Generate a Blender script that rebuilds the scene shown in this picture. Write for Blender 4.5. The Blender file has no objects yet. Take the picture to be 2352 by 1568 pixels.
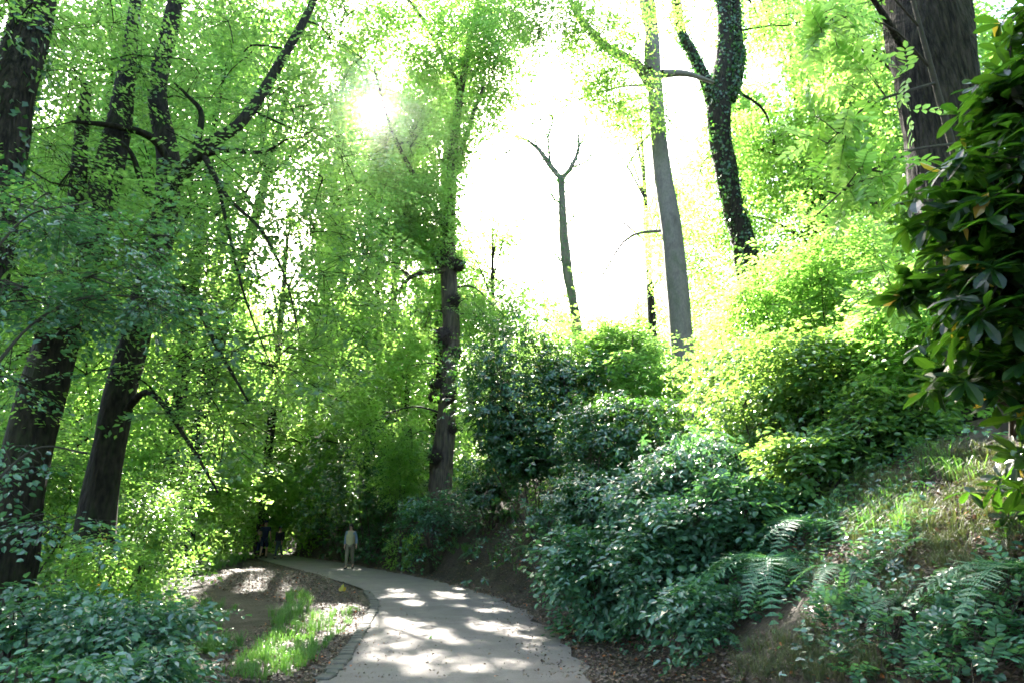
import bpy, math, random
import numpy as np
from mathutils import Vector
R_ = math.radians
SC = bpy.context.scene
COL = SC.collection
RNG = np.random.default_rng(7)
random.seed(7)

# ------------------------------------------------------------------ camera, sky, sun, exposure
PITCH = R_(15.06); FPX = 1568.0; EYE = 1.6
cam = bpy.data.cameras.new('camera'); camo = bpy.data.objects.new('camera', cam); COL.objects.link(camo)
camo.location = (0, 0, EYE); camo.rotation_euler = (math.pi/2+PITCH, 0, 0)
cam.sensor_width = 36; cam.lens = 24; cam.clip_start = 0.05; cam.clip_end = 3000
SC.camera = camo
SUN = np.array([-.195, .876, .592]); SUN /= np.linalg.norm(SUN)
SUN_EL = math.asin(SUN[2]); SUN_AZ = math.atan2(SUN[0], SUN[1])
W = bpy.data.worlds.new('World'); SC.world = W; W.use_nodes = True
nt = W.node_tree; nt.nodes.clear()
sky = nt.nodes.new('ShaderNodeTexSky'); sky.sky_type = 'NISHITA'; sky.sun_disc = False
sky.sun_elevation = SUN_EL; sky.sun_rotation = SUN_AZ % (2*math.pi)
sky.air_density = 1.0; sky.dust_density = 3.0; sky.ozone_density = 1.0
bg = nt.nodes.new('ShaderNodeBackground'); bg.inputs['Strength'].default_value = 0.115
wo = nt.nodes.new('ShaderNodeOutputWorld')
nt.links.new(sky.outputs[0], bg.inputs[0]); nt.links.new(bg.outputs[0], wo.inputs[0])
sl = bpy.data.lights.new('sun', 'SUN'); sl.energy = 5.0; sl.angle = R_(0.5); sl.color = (1, .95, .84)
slo = bpy.data.objects.new('sun', sl); COL.objects.link(slo)
slo.rotation_euler = Vector(SUN.tolist()).to_track_quat('Z', 'Y').to_euler()
SC.view_settings.view_transform = 'Standard'; SC.view_settings.look = 'None'
SC.view_settings.exposure = 3.55; SC.view_settings.gamma = 1.0
SC.render.engine = 'CYCLES'
cy = SC.cycles
cy.max_bounces = 7; cy.diffuse_bounces = 4; cy.glossy_bounces = 2; cy.transmission_bounces = 5; cy.transparent_max_bounces = 4
cy.volume_bounces = 0
cy.use_denoising = True; cy.use_adaptive_sampling = True; cy.adaptive_threshold = 0.01
cy.sample_clamp_indirect = 6.0; cy.filter_width = 1.7
cy.caustics_reflective = False; cy.caustics_refractive = False

# ------------------------------------------------------------------ picture to world helpers (2352 x 1568 measures)
cp, sp_ = math.cos(PITCH), math.sin(PITCH)
def ray(px, py):
    x = (px-1176)/FPX; y = (784-py)/FPX
    d = np.array([x, cp-y*sp_, sp_+y*cp]); return d/d[1]
def at(px, py, D):
    return np.array([0, 0, EYE]) + ray(px, py)*D
def gp(px, py):
    d = ray(px, py); return np.array([0, 0, EYE]) + d*(-EYE/d[2])
def proj(P):
    P = np.atleast_2d(P); q = P-np.array([0, 0, EYE])
    f = q[:, 1]*cp+q[:, 2]*sp_; u = -q[:, 1]*sp_+q[:, 2]*cp
    f = np.where(f < .01, .01, f)
    return 1176+q[:, 0]/f*FPX, 784-u/f*FPX

# ------------------------------------------------------------------ terrain
LE_PX = [(735, 1568), (757, 1552), (806, 1488), (838, 1435), (858, 1392), (838, 1358), (775, 1335), (700, 1313), (640, 1297), (595, 1285), (560, 1278)]
RE_PX = [(1350, 1568), (1318, 1500), (1250, 1440), (1150, 1378), (1030, 1342), (920, 1318), (850, 1305), (780, 1292), (720, 1283), (670, 1276), (600, 1269)]
LE = np.array([(-2.1, -8), (-2.15, 0), (-2.2, 4)] + [tuple(gp(*p)[:2]) for p in LE_PX] + [(-20, 37), (-30, 39), (-45, 41)])
RE = np.array([(1.0, -8), (1.0, 0), (.95, 4)] + [tuple(gp(*p)[:2]) for p in RE_PX] + [(-20, 41.5), (-30, 43), (-45, 45)])
def sdist(P, L):
    """signed distance to polyline: positive on its right-hand side"""
    P = np.atleast_2d(P)[:, :2]; best = np.full(len(P), 1e9); sg = np.ones(len(P))
    for a, b in zip(L[:-1], L[1:]):
        ab = b-a; t = np.clip(((P-a)@ab)/(ab@ab), 0, 1)
        q = P-(a+t[:, None]*ab); d = np.hypot(q[:, 0], q[:, 1])
        s = np.where(ab[1]*(P[:, 0]-a[0])-ab[0]*(P[:, 1]-a[1]) >= 0, 1.0, -1.0)
        m = d < best-1e-9; best = np.where(m, d, best); sg = np.where(m, s, sg)
    return best*sg
def sstep(a, b, x):
    t = np.clip((x-a)/(b-a), 0, 1); return t*t*(3-2*t)
def nz(x, y, f, s=0.):
    return (np.sin(x*f*1.0+1.3+s)*np.cos(y*f*1.27+.7*s)+.6*np.sin((x+y)*f*2.13+2.1+s)+.5*np.cos((x-1.4*y)*f*2.9+s)+.3*np.sin(x*f*5.7+y*f*4.3+s))/2.4
def height(P):
    P = np.atleast_2d(P).astype(float); x, y = P[:, 0], P[:, 1]
    dr = sdist(P, RE); dl = -sdist(P, LE)
    n1 = nz(x, y, .9); n2 = nz(x, y, 3.1, 2.)
    d = np.clip(dr-.55-.2*n1, 0, None)
    steep = .76+.12*sstep(13, 18, y)-.1*sstep(34, 44, y)
    hb = steep*np.minimum(d, 3.1)+.34*np.clip(d-3.1, 0, 5)+.20*np.clip(d-8.1, 0, 20)+.05*np.clip(d-28, 0, 60)
    hb = hb*sstep(0, .9, d)+.13*n1*sstep(.3, 2, d)+.045*n2*sstep(0, 1, d)
    dd = np.clip(dl, 0, None)
    hb = hb+1.0*np.exp(-(((x+2.7)/1.9)**2+((y-26.5)/2.2)**2))*sstep(0, 1.2, d)
    hl = .04*n1*sstep(0, 1, dd)+.03*n2*sstep(0, 1, dd)-.05*np.clip(dd-4.5, 0, 14)
    hl = hl+.38*np.exp(-(((x+6.6)/2.9)**2+((y-19.5)/2.6)**2))*sstep(0, .9, dd)
    h = np.where(dr > 0, hb, np.where(dl > 0, hl, 0.))
    return h+.02
def zat(x, y): return float(height([(x, y)])[0])
def inside(P): return (sdist(P, RE) < 0) & (sdist(P, LE) > 0)
def gnd(px, py):
    """first point where the pixel's ray meets the terrain"""
    d = ray(px, py); ts = np.arange(3, 70, .05); Q = np.array([0, 0, EYE])+ts[:, None]*d
    k = np.argmax(Q[:, 2] < height(Q[:, :2])); return Q[k]

# ------------------------------------------------------------------ mesh collector
class MB:
    def __init__(s): s.v = []; s.q = []; s.t = []; s.a = []; s.n = 0
    def add(s, v, q=None, t=None, a=None):
        v = np.asarray(v, float).reshape(-1, 3)
        if q is not None and len(q): s.q.append(np.asarray(q, int).reshape(-1, 4)+s.n)
        if t is not None and len(t): s.t.append(np.asarray(t, int).reshape(-1, 3)+s.n)
        s.v.append(v); s.a.append(np.full(len(v), .5) if a is None else np.broadcast_to(a, (len(v),)).astype(float)); s.n += len(v)
    def build(s, name, mat, parent=None, smooth=False, origin=None):
        me = bpy.data.meshes.new(name)
        V = np.concatenate(s.v) if s.v else np.zeros((0, 3)); A = np.concatenate(s.a) if s.a else np.zeros(0)
        if origin is not None: V = V-np.asarray(origin)
        Q = np.concatenate(s.q) if s.q else np.zeros((0, 4), int); T = np.concatenate(s.t) if s.t else np.zeros((0, 3), int)
        me.vertices.add(len(V)); me.vertices.foreach_set('co', V.astype(np.float32).ravel())
        me.loops.add(Q.size+T.size); me.loops.foreach_set('vertex_index', np.concatenate([Q.ravel(), T.ravel()]).astype(np.int32))
        me.polygons.add(len(Q)+len(T))
        me.polygons.foreach_set('loop_start', np.concatenate([np.arange(len(Q))*4, Q.size+np.arange(len(T))*3]).astype(np.int32))
        me.polygons.foreach_set('use_smooth', np.full(len(Q)+len(T), smooth))
        at_ = me.attributes.new('v', 'FLOAT', 'POINT'); at_.data.foreach_set('value', A.astype(np.float32))
        me.update(calc_edges=True)
        me.materials.append(mat)
        o = bpy.data.objects.new(name, me); COL.objects.link(o)
        if parent is not None: o.parent = parent
        return o
def thing(name, label, cat, loc=(0, 0, 0), group=None):
    o = bpy.data.objects.new(name, None); COL.objects.link(o); o.location = tuple(float(c) for c in loc)
    o.empty_display_size = .2; o['label'] = label; o['category'] = cat
    if group: o['group'] = group
    return o
def kind(o, k): o['kind'] = k; return o
def tagm(o, label, cat, group=None):
    o['label'] = label; o['category'] = cat
    if group: o['group'] = group
    return o

def catmull(P, n):
    P = np.asarray(P, float); Q = np.vstack([2*P[0]-P[1], P, 2*P[-1]-P[-2]]); m = len(P)-1
    out = []
    for u in np.linspace(0, m-1e-6, n):
        i = int(u); t = u-i; a, b, c, d = Q[i], Q[i+1], Q[i+2], Q[i+3]
        out.append(.5*((2*b)+(-a+c)*t+(2*a-5*b+4*c-d)*t*t+(-a+3*b-3*c+d)*t**3))
    return np.array(out)
def tube(mb, pts, rad, n=None, seg=8, bump=0., ridges=0, rs=0):
    """tapered tube with uneven bark through control points"""
    pts = np.asarray(pts, float); rad = np.asarray(rad, float)
    n = n or max(len(pts)*3, 4)
    PR = catmull(np.hstack([pts, rad[:, None]]), n); C = PR[:, :3]; r = np.clip(PR[:, 3], .0015, None)
    T = np.gradient(C, axis=0); T /= np.linalg.norm(T, axis=1)[:, None]+1e-9
    ref = np.array([.3, 1, .1]) if abs(T[0] @ np.array([.29, .95, .1])) < .9 else np.array([1, 0, 0.])
    X = np.cross(T, ref); X /= np.linalg.norm(X, axis=1)[:, None]; Y = np.cross(T, X)
    th = np.linspace(0, 2*math.pi, seg, endpoint=False)
    rr = np.repeat(r[:, None], seg, 1)
    if bump:
        s = np.linspace(0, np.linalg.norm(np.diff(C, axis=0), axis=1).sum(), n)[:, None]
        rr = rr*(1+bump*(np.sin(th*2+rs+s*.9)+.7*np.sin(th*3-s*1.7+rs*2)+.5*np.sin(th*5+s*3.1)))
        if ridges: rr = rr*(1+.035*np.sin(th*ridges+np.sin(s*2.3)*1.5)+.02*np.sin(th*ridges*1.9+s*1.1))
    V = C[:, None]+rr[..., None]*(np.cos(th)[None, :, None]*X[:, None]+np.sin(th)[None, :, None]*Y[:, None])
    i = np.arange(n-1)[:, None]*seg; j = np.arange(seg)[None]; k = (j+1) % seg
    q = np.stack([i+j, i+k, i+seg+k, i+seg+j], -1).reshape(-1, 4)
    V = np.vstack([V.reshape(-1, 3), C[-1:]+T[-1]*r[-1]*.3]); last = n*seg; b = (n-1)*seg
    t = np.stack([b+np.arange(seg), b+(np.arange(seg)+1) % seg, np.full(seg, last)], 1)
    mb.add(V, q, t)
    return C, r
def sticks(mb, A, B, ra, rb, seg=3, sag=0.):
    """many thin tapered twigs at once"""
    A = np.atleast_2d(A); B = np.atleast_2d(B); n = len(A)
    if n == 0: return
    d = B-A; d /= np.linalg.norm(d, axis=1)[:, None]+1e-9
    X = np.cross(d, [.31, .2, .93]); X /= np.linalg.norm(X, axis=1)[:, None]+1e-9; Y = np.cross(d, X)
    M = (A+B)/2; M = M+np.array([0, 0, 1.])*sag*np.linalg.norm(B-A, axis=1)[:, None]
    rings = []
    for C, r in ((A, ra), (M, (ra+rb)/2), (B, rb)):
        for k in range(seg):
            a = 2*math.pi*k/seg; rings.append(C+r*(math.cos(a)*X+math.sin(a)*Y))
    V = np.stack(rings, 1); q = []
    for L in range(2):
        for k in range(seg):
            q.append([L*seg+k, L*seg+(k+1) % seg, (L+1)*seg+(k+1) % seg, (L+1)*seg+k])
    q = np.array(q)[None]+np.arange(n)[:, None, None]*(3*seg)
    mb.add(V.reshape(-1, 3), q.reshape(-1, 4))

def unit(v): return v/(np.linalg.norm(v, axis=-1, keepdims=True)+1e-9)
def leaves(mb, P, A, N, L, Wd, shape='rhomb', a=None, droop=.0):
    """leaf blades: base P, axis A, face normal N, length L, width Wd"""
    n = len(P)
    if n == 0: return
    A = unit(A); N = unit(N-(N*A).sum(-1, keepdims=True)*A); S = np.cross(A, N)
    L = np.broadcast_to(L, (n,))[:, None]; Wd = np.broadcast_to(Wd, (n,))[:, None]
    def pt(u, w, z): return P+A*L*u+S*Wd*w+N*(Wd*z-droop*L*u*u)
    if shape == 'rhomb':
        V = [pt(0, 0, 0), pt(.42, .5, .12), pt(1, 0, 0), pt(.42, -.5, .12)]; q = [[0, 1, 2, 3]]; t = []
    elif shape == 'oval':
        V = [pt(0, 0, 0), pt(.28, .46, .12), pt(.68, .42, .1), pt(1, 0, -.05), pt(.68, -.42, .1), pt(.28, -.46, .12)]
        q = [[0, 1, 2, 3], [0, 3, 4, 5]]; t = []
    elif shape == 'long':
        V = [pt(0, 0, 0), pt(.35, .36, .1), pt(.35, 0, 0), pt(.35, -.36, .1), pt(.7, .5, .12), pt(.7, 0, 0), pt(.7, -.5, .12), pt(.9, .3, .05), pt(.9, -.3, .05), pt(1, 0, 0)]
        q = [[1, 4, 5, 2], [2, 5, 6, 3], [4, 7, 9, 5], [5, 9, 8, 6]]; t = [[0, 1, 2], [0, 2, 3]]
    elif shape == 'blade':
        V = [pt(0, -.5, 0), pt(0, .5, 0), pt(.5, .4, 0), pt(.5, -.4, 0), pt(1, 0, 0)]
        q = [[0, 1, 2, 3]]; t = [[3, 2, 4]]
    V = np.stack(V, 1); k = V.shape[1]; off = np.arange(n)[:, None, None]*k
    if a is None: a = RNG.random(n)
    mb.add(V.reshape(-1, 3), (np.array(q)[None]+off).reshape(-1, 4), (np.array(t)[None]+off).reshape(-1, 3) if t else None, np.repeat(a, k))

# openings in the canopy: sunlight comes down them on to the path and verge (point on the ground, radius)
FLECK = [((985, 1372), .62), ((960, 1392), .4), ((1045, 1374), .5), ((910, 1372), .35), ((858, 1378), .25), ((905, 1432), .42), ((880, 1428), .2), ((925, 1462), .3), ((890, 1448), .22),
         ((1105, 1445), .40), ((1140, 1452), .32), ((1070, 1460), .2), ((1250, 1440), .36), ((1215, 1455), .24), ((1235, 1478), .2), ((1110, 1408), .25), ((1180, 1410), .2), ((1010, 1462), .2),
         ((915, 1525), .17), ((850, 1520), .2), ((1180, 1538), .28), ((1120, 1543), .2), ((1000, 1512), .15), ((1090, 1485), .16), ((1230, 1500), .14), ((1000, 1560), .14), ((1380, 1520), .3),
         ((1420, 1535), .2), ((1060, 1354), .3), ((610, 1275), .6), ((665, 1272), .7), ((570, 1273), .8), ((770, 1400), .5), ((800, 1395), .4), ((740, 1420), .5), ((700, 1440), .5), ((660, 1400), .4),
         ((640, 1480), .4), ((720, 1470), .35), ((600, 1345), .22), ((520, 1362), .22), ((820, 1400), .3), ((780, 1450), .25), ((600, 1520), .3), ((450, 1545), .35), ((540, 1270), 1.6), ((480, 1290), 1.2),
         ((350, 1350), .8), ((420, 1400), .6), ((300, 1330), .8), ((150, 1380), .5), ((60, 1450), .4), ((220, 1450), .4), ((200, 1400), .4), ((120, 1480), .6), ((230, 1430), .6), ((350, 1400), .5), ((180, 1540), .4), ((40, 1520), .4), ((260, 1300), .5), ((650, 1550), .25), ((340, 1480), .3)]
FLECK = [(p, r*.85) for p, r in FLECK]
FLECK += [((float(a), float(b)), float(c)) for a, b, c in zip(RNG.uniform(860, 1280, 46), RNG.uniform(1370, 1560, 46), RNG.uniform(.07, .2, 46))]
TUBES = [(gp(px, py), r*1.12+.05, 0.) for (px, py), r in FLECK]
TUBES.append((gp(800, 1306)+[0, 0, 1.2], .7, 0.)); TUBES.append((gp(800, 1306)+[0, 0, .4], .6, 0.))
TUBES.append((np.array([0, 0, EYE]), .03, .015))
# patches of shrubs on the bank that the sun reaches
for (px, py, D), r in [((1600, 900, 11), 1.9), ((1750, 880, 10), 2.1), ((1980, 760, 10), .7), ((1800, 760, 11), 2.6), ((1960, 640, 11), 1.1), ((1850, 960, 9), .9), ((1700, 1000, 9.5), .9), ((1420, 970, 14), 1.7), ((1900, 850, 9), .7), ((1480, 880, 14), 1.2), ((2000, 1000, 8), .3), ((700, 1000, 24), .8), ((850, 850, 22), .8),
                       ((450, 1000, 26), 2.2), ((600, 850, 30), 2.6), ((450, 700, 26), 2.6), ((800, 700, 34), 1.2), ((300, 900, 22), 2.0), ((520, 560, 24), 1.6), ((600, 1150, 30), 1.3), ((1200, 780, 20), 1.0), ((1300, 880, 19), .8), ((1480, 1010, 12), .6), ((1560, 1120, 10), .35), ((300, 1250, 11.4), .4), ((900, 1120, 22), .45)]:
    TUBES.append((at(px, py, D), r, 0.))
def lit(P):
    keep = np.ones(len(P), bool)
    for F, r, g in TUBES:
        v = P-F; t = v@SUN; d2 = (v*v).sum(1)-t*t; rr = r*(.82+.3*np.sin(v[:, 2]*3+v[:, 0]*5))+g*np.clip(t, 0, None)
        keep &= ~((t > 2.6) & (d2 < rr*rr))
    return keep
# open sky seen between the crowns (centre, half sizes in picture measures; soft edge)
GAPS = [(1325, 490, 146, 215), (1275, 300, 76, 96), (1410, 620, 85, 100)]
def gapkeep(C, soft=.35):
    x, y = proj(C); k = np.ones(len(C), bool)
    for cx, cy_, rx, ry in GAPS:
        d = np.hypot((x-cx)/rx, (y-cy_)/ry); k &= d+RNG.normal(0, soft*.35, len(C)) > 1
    return k

def spray(mb, tw, C, O, kindn, rng=RNG, leaf=.09, size=.8, k=24, shape='rhomb', cull=True, vbias=0., pitch=-.15, flat=.28, shine=0):
    """C centres, O outward directions; leafy twigs spread about flat planes"""
    n = len(C)
    if n == 0: return
    if kindn == 'whorl':       # rosettes of long leaves
        up = unit(O*.35+np.array([0, 0, .85])+rng.normal(0, .25, (n, 3)))
        X = unit(np.cross(up, rng.normal(0, 1, (n, 3)))); Y = np.cross(up, X)
        ang = (np.arange(k)/k*2*math.pi)[None]+rng.random((n, 1))*6.28+rng.normal(0, .2, (n, k))
        out = np.cos(ang)[..., None]*X[:, None]+np.sin(ang)[..., None]*Y[:, None]
        el = rng.uniform(-.7, .5, (n, k, 1)); A = unit(out+el*up[:, None]); N = unit(up[:, None]-out*el*.6+rng.normal(0, .15, (n, k, 3)))
        P = np.repeat(C[:, None], k, 1)+up[:, None]*rng.uniform(-.02, .03, (n, k, 1))
        L = leaf*rng.uniform(.65, 1.15, (n, k)); Wd = L*.35
        a = np.clip(rng.random((n, 1))*.5+rng.random((n, k))*.5+vbias, 0, 1)
        P, A, N, L, Wd, a = P.reshape(-1, 3), A.reshape(-1, 3), N.reshape(-1, 3), L.ravel(), Wd.ravel(), a.ravel()
        m = lit(P) if cull else np.ones(len(P), bool)
        leaves(mb, P[m], A[m], N[m], L[m], Wd[m], 'long' if leaf > .1 else 'rhomb', a[m], droop=.18)
        return
    # leafy plane
    Oh = O*np.array([1, 1, .25])+rng.normal(0, .45, (n, 3))*np.array([1, 1, .3]); Oh[:, 2] += pitch
    ax = unit(Oh); N0 = unit(np.array([0, 0, 1.])+rng.normal(0, flat, (n, 3))); S = unit(np.cross(ax, N0)); N0 = np.cross(S, ax)
    sz = size*rng.uniform(.6, 1.3, (n, 1))
    t = (np.arange(k)+rng.random((n, k)))/k; side = np.where(np.arange(k) % 2, 1., -1.)[None]*np.ones((n, 1))
    lat = side*rng.random((n, k))**.8*sz*.42*np.clip(1.15-t, .1, 1)
    P = C[:, None]+ax[:, None]*((t-.4)*sz)[..., None]+S[:, None]*lat[..., None]+N0[:, None]*(rng.normal(0, .05, (n, k))*sz-.22*(t**2)*sz-.3*np.abs(lat)*.5)[..., None]
    fan = rng.normal(.9, .3, (n, k)); A = ax[:, None]*np.cos(fan)[..., None]+S[:, None]*(side*np.sin(fan))[..., None]; A = A+rng.normal(0, .18, (n, k, 3)); A[..., 2] -= .12
    N = N0[:, None]+rng.normal(0, .27, (n, k, 3))
    L = leaf*rng.uniform(.45, 1.35, (n, k)); a = np.clip(rng.random((n, 1))*.55+rng.random((n, k))*.45+vbias, 0, 1)
    P, A, N, L, a = P.reshape(-1, 3), A.reshape(-1, 3), N.reshape(-1, 3), L.ravel(), a.ravel()
    m = lit(P) if cull else np.ones(len(P), bool)
    leaves(mb, P[m], A[m], N[m], L[m], L[m]*.62, shape, a[m], droop=.08)
    if tw is not None: sticks(tw, C-ax*sz*.45, C+ax*sz*.5-N0*sz*.05, .006, .002)

# ------------------------------------------------------------------ materials
def M(name): m = bpy.data.materials.new(name); m.use_nodes = True; n = m.node_tree; n.nodes.clear(); return m, n
def node(n, t, **k):
    x = n.nodes.new(t)
    for a, b in k.items(): setattr(x, a, b)
    return x
def leafmat(name, c0, c1, t0, t1, rough=.32, spec=.8, trans=.5, odd=None, oddp=.97):
    m, n = M(name); L = n.links.new
    at_ = node(n, 'ShaderNodeAttribute', attribute_name='v')
    def ramp(a, b):
        r = node(n, 'ShaderNodeValToRGB'); e = r.color_ramp.elements; e[0].color = (*a, 1); e[1].color = (*b, 1)
        if odd is not None:
            e[1].position = oddp; x = e.new(min(oddp+.012, 1)); x.color = (*odd, 1)
        L(at_.outputs['Fac'], r.inputs[0]); return r
    d = ramp(c0, c1); tr = ramp(t0, t1)
    p = node(n, 'ShaderNodeBsdfPrincipled'); p.inputs['Roughness'].default_value = rough; p.inputs['Specular IOR Level'].default_value = spec
    L(d.outputs[0], p.inputs['Base Color'])
    tb = node(n, 'ShaderNodeBsdfTranslucent'); L(tr.outputs[0], tb.inputs[0])
    mx = node(n, 'ShaderNodeMixShader'); mx.inputs[0].default_value = trans
    L(p.outputs[0], mx.inputs[1]); L(tb.outputs[0], mx.inputs[2])
    o = node(n, 'ShaderNodeOutputMaterial'); L(mx.outputs[0], o.inputs[0]); return m
def surf(name, cols, scale=4., rough=.85, bump=.4, bscale=None, stretch=(1, 1, 1), detail=8., fine=None, spec=.3, dist=.02):
    m, n = M(name); L = n.links.new
    tc = node(n, 'ShaderNodeTexCoord'); mp = node(n, 'ShaderNodeMapping'); mp.inputs['Scale'].default_value = stretch
    L(tc.outputs['Object'], mp.inputs[0])
    no = node(n, 'ShaderNodeTexNoise'); no.inputs['Scale'].default_value = scale; no.inputs['Detail'].default_value = detail; no.inputs['Roughness'].default_value = .65
    L(mp.outputs[0], no.inputs['Vector'])
    r = node(n, 'ShaderNodeValToRGB'); e = r.color_ramp.elements
    e[0].position = .28; e[1].position = .72; e[0].color = (*cols[0], 1); e[1].color = (*cols[-1], 1)
    for i, c in enumerate(cols[1:-1]): x = e.new(.28+.44*(i+1)/(len(cols)-1)); x.color = (*c, 1)
    L(no.outputs[0], r.inputs[0]); colout = r.outputs[0]
    nb = node(n, 'ShaderNodeTexNoise'); nb.inputs['Scale'].default_value = bscale or scale*4; nb.inputs['Detail'].default_value = 6; L(mp.outputs[0], nb.inputs['Vector'])
    if fine:
        mr = node(n, 'ShaderNodeMapRange'); mr.inputs[1].default_value = .3; mr.inputs[2].default_value = .7; mr.inputs[3].default_value = fine[0]; mr.inputs[4].default_value = fine[1]
        L(nb.outputs[0], mr.inputs[0]); mu = node(n, 'ShaderNodeVectorMath', operation='SCALE'); L(r.outputs[0], mu.inputs[0]); L(mr.outputs[0], mu.inputs['Scale']); colout = mu.outputs[0]
    bp = node(n, 'ShaderNodeBump'); bp.inputs['Strength'].default_value = bump; bp.inputs['Distance'].default_value = dist; L(nb.outputs[0], bp.inputs['Height'])
    p = node(n, 'ShaderNodeBsdfPrincipled'); p.inputs['Roughness'].default_value = rough; p.inputs['Specular IOR Level'].default_value = spec
    L(colout, p.inputs['Base Color']); L(bp.outputs[0], p.inputs['Normal'])
    o = node(n, 'ShaderNodeOutputMaterial'); L(p.outputs[0], o.inputs[0]); return m
MT = {}
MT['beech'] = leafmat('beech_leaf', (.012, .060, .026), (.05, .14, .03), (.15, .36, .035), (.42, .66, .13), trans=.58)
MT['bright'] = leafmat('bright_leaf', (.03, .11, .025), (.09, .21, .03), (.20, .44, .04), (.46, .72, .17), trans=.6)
MT['rhodo'] = leafmat('rhododendron_leaf', (.014, .060, .036), (.05, .14, .075), (.06, .20, .02), (.16, .34, .03), rough=.25, spec=1., trans=.28, odd=(.30, .20, .03))
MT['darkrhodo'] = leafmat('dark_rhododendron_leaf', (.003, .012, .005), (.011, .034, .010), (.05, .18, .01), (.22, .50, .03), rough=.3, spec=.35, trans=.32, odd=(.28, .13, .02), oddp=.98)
MT['teal'] = leafmat('undergrowth_leaf', (.018, .062, .046), (.10, .22, .155), (.07, .24, .05), (.22, .48, .10), rough=.27, spec=1., trans=.3)
MT['privet'] = leafmat('privet_leaf', (.03, .10, .045), (.12, .24, .10), (.18, .36, .04), (.46, .66, .12), rough=.24, spec=1., trans=.42)
MT['shade'] = leafmat('shade_tinted_beech_leaf', (.012, .055, .035), (.045, .135, .075), (.12, .32, .04), (.38, .60, .11), rough=.3, spec=.9, trans=.52)  # beech leaf made darker and bluer: near-layer shade put into the colour
MT['fern'] = leafmat('fern_frond', (.03, .13, .075), (.07, .22, .12), (.08, .28, .05), (.2, .42, .08), rough=.5, trans=.4)
MT['grass'] = leafmat('grass_blade', (.02, .085, .012), (.07, .18, .03), (.08, .24, .02), (.22, .44, .06), rough=.4, trans=.4)
MT['drygrass'] = leafmat('dry_grass_blade', (.02, .05, .012), (.085, .08, .03), (.06, .12, .02), (.14, .14, .04), rough=.6, trans=.35)  # dry grass, its colour also darkened to stand in for shade on the bank
MT['ivy'] = leafmat('ivy_leaf', (.012, .055, .02), (.03, .11, .03), (.05, .2, .02), (.16, .38, .04), rough=.3, trans=.35)
MT['litter'] = leafmat('dead_leaf', (.02, .012, .009), (.15, .09, .062), (.05, .02, .01), (.2, .1, .05), rough=.6, trans=.15, odd=(.42, .12, .03))
MT['yellow'] = leafmat('yellow_leaf', (.3, .3, .03), (.45, .28, .03), (.5, .5, .04), (.6, .35, .03), trans=.5)
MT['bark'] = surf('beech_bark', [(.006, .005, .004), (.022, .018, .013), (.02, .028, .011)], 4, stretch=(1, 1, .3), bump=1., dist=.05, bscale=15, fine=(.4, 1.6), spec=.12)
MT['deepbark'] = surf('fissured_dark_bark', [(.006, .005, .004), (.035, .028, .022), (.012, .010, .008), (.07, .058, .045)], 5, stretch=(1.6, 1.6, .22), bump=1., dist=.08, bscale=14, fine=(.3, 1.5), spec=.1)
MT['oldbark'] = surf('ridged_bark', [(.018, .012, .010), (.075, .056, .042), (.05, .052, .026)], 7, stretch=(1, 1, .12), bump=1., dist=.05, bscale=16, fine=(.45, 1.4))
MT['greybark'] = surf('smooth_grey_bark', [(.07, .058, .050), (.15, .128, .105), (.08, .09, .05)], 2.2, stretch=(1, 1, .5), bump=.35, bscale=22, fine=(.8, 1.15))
MT['twig'] = surf('twig_bark', [(.02, .016, .012), (.05, .04, .03)], 8)
MT['burr'] = surf('burr_wood', [(.02, .014, .012), (.06, .042, .035), (.03, .022, .02)], 12, bump=1., dist=.08, fine=(.4, 1.3))
MT['soil'] = surf('woodland_soil', [(.022, .014, .010), (.052, .036, .027), (.03, .024, .014), (.08, .058, .044)], 1.6, bump=.9, bscale=24, fine=(.5, 1.35), dist=.04)
MT['path'] = surf('worn_gravel_path', [(.098, .080, .074), (.155, .130, .122), (.12, .10, .093), (.20, .168, .158)], 1.1, bump=.55, bscale=85, fine=(.72, 1.25), dist=.012)
MT['sett'] = surf('stone_sett', [(.05, .045, .04), (.10, .09, .08)], 6, bump=.6, bscale=60, fine=(.8, 1.2), dist=.01)
MT['moss'] = surf('mossy_wood', [(.03, .025, .015), (.05, .10, .015), (.09, .16, .02)], 5, bump=1, bscale=30, fine=(.5, 1.3), dist=.03)
def plain(name, c, rough=.8, spec=.3):
    return surf(name, [tuple(x*.85 for x in c), tuple(min(1, x*1.12) for x in c)], 9, rough=rough, bump=.15, spec=spec, dist=.005)

# ------------------------------------------------------------------ ground and path
def grid(x, y):
    X, Y = np.meshgrid(x, y); P = np.stack([X.ravel(), Y.ravel()], 1); nx, ny = len(x), len(y)
    i = np.arange(ny-1)[:, None]*nx; j = np.arange(nx-1)[None]
    return P, np.stack([i+j, i+j+1, i+nx+j+1, i+nx+j], -1).reshape(-1, 4)
gx = np.concatenate([np.linspace(-420, -40, 26)[:-1], np.linspace(-40, -12, 50)[:-1], np.linspace(-12, 10, 200)[:-1], np.linspace(10, 40, 60)[:-1], np.linspace(40, 420, 26)])
gy = np.concatenate([np.linspace(-60, -2, 14)[:-1], np.linspace(-2, 26, 250)[:-1], np.linspace(26, 60, 90)[:-1], np.linspace(60, 500, 30)])
P, q = grid(gx, gy); h = height(P)
far = sstep(60, 300, np.hypot(P[:, 0], P[:, 1])); h = h*(1-far*.6)
h = h-.07*inside(P)
g = MB(); g.add(np.column_stack([P, h]), q); kind(g.build('ground', MT['soil'], smooth=True), 'structure')
n = 260
def resamp(L, n):
    L = catmull(L, len(L)*30); s = np.r_[0, np.cumsum(np.hypot(*np.diff(L, axis=0).T))]; u = np.linspace(0, s[-1], n)
    return np.column_stack([np.interp(u, s, L[:, 0]), np.interp(u, s, L[:, 1])])
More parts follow.
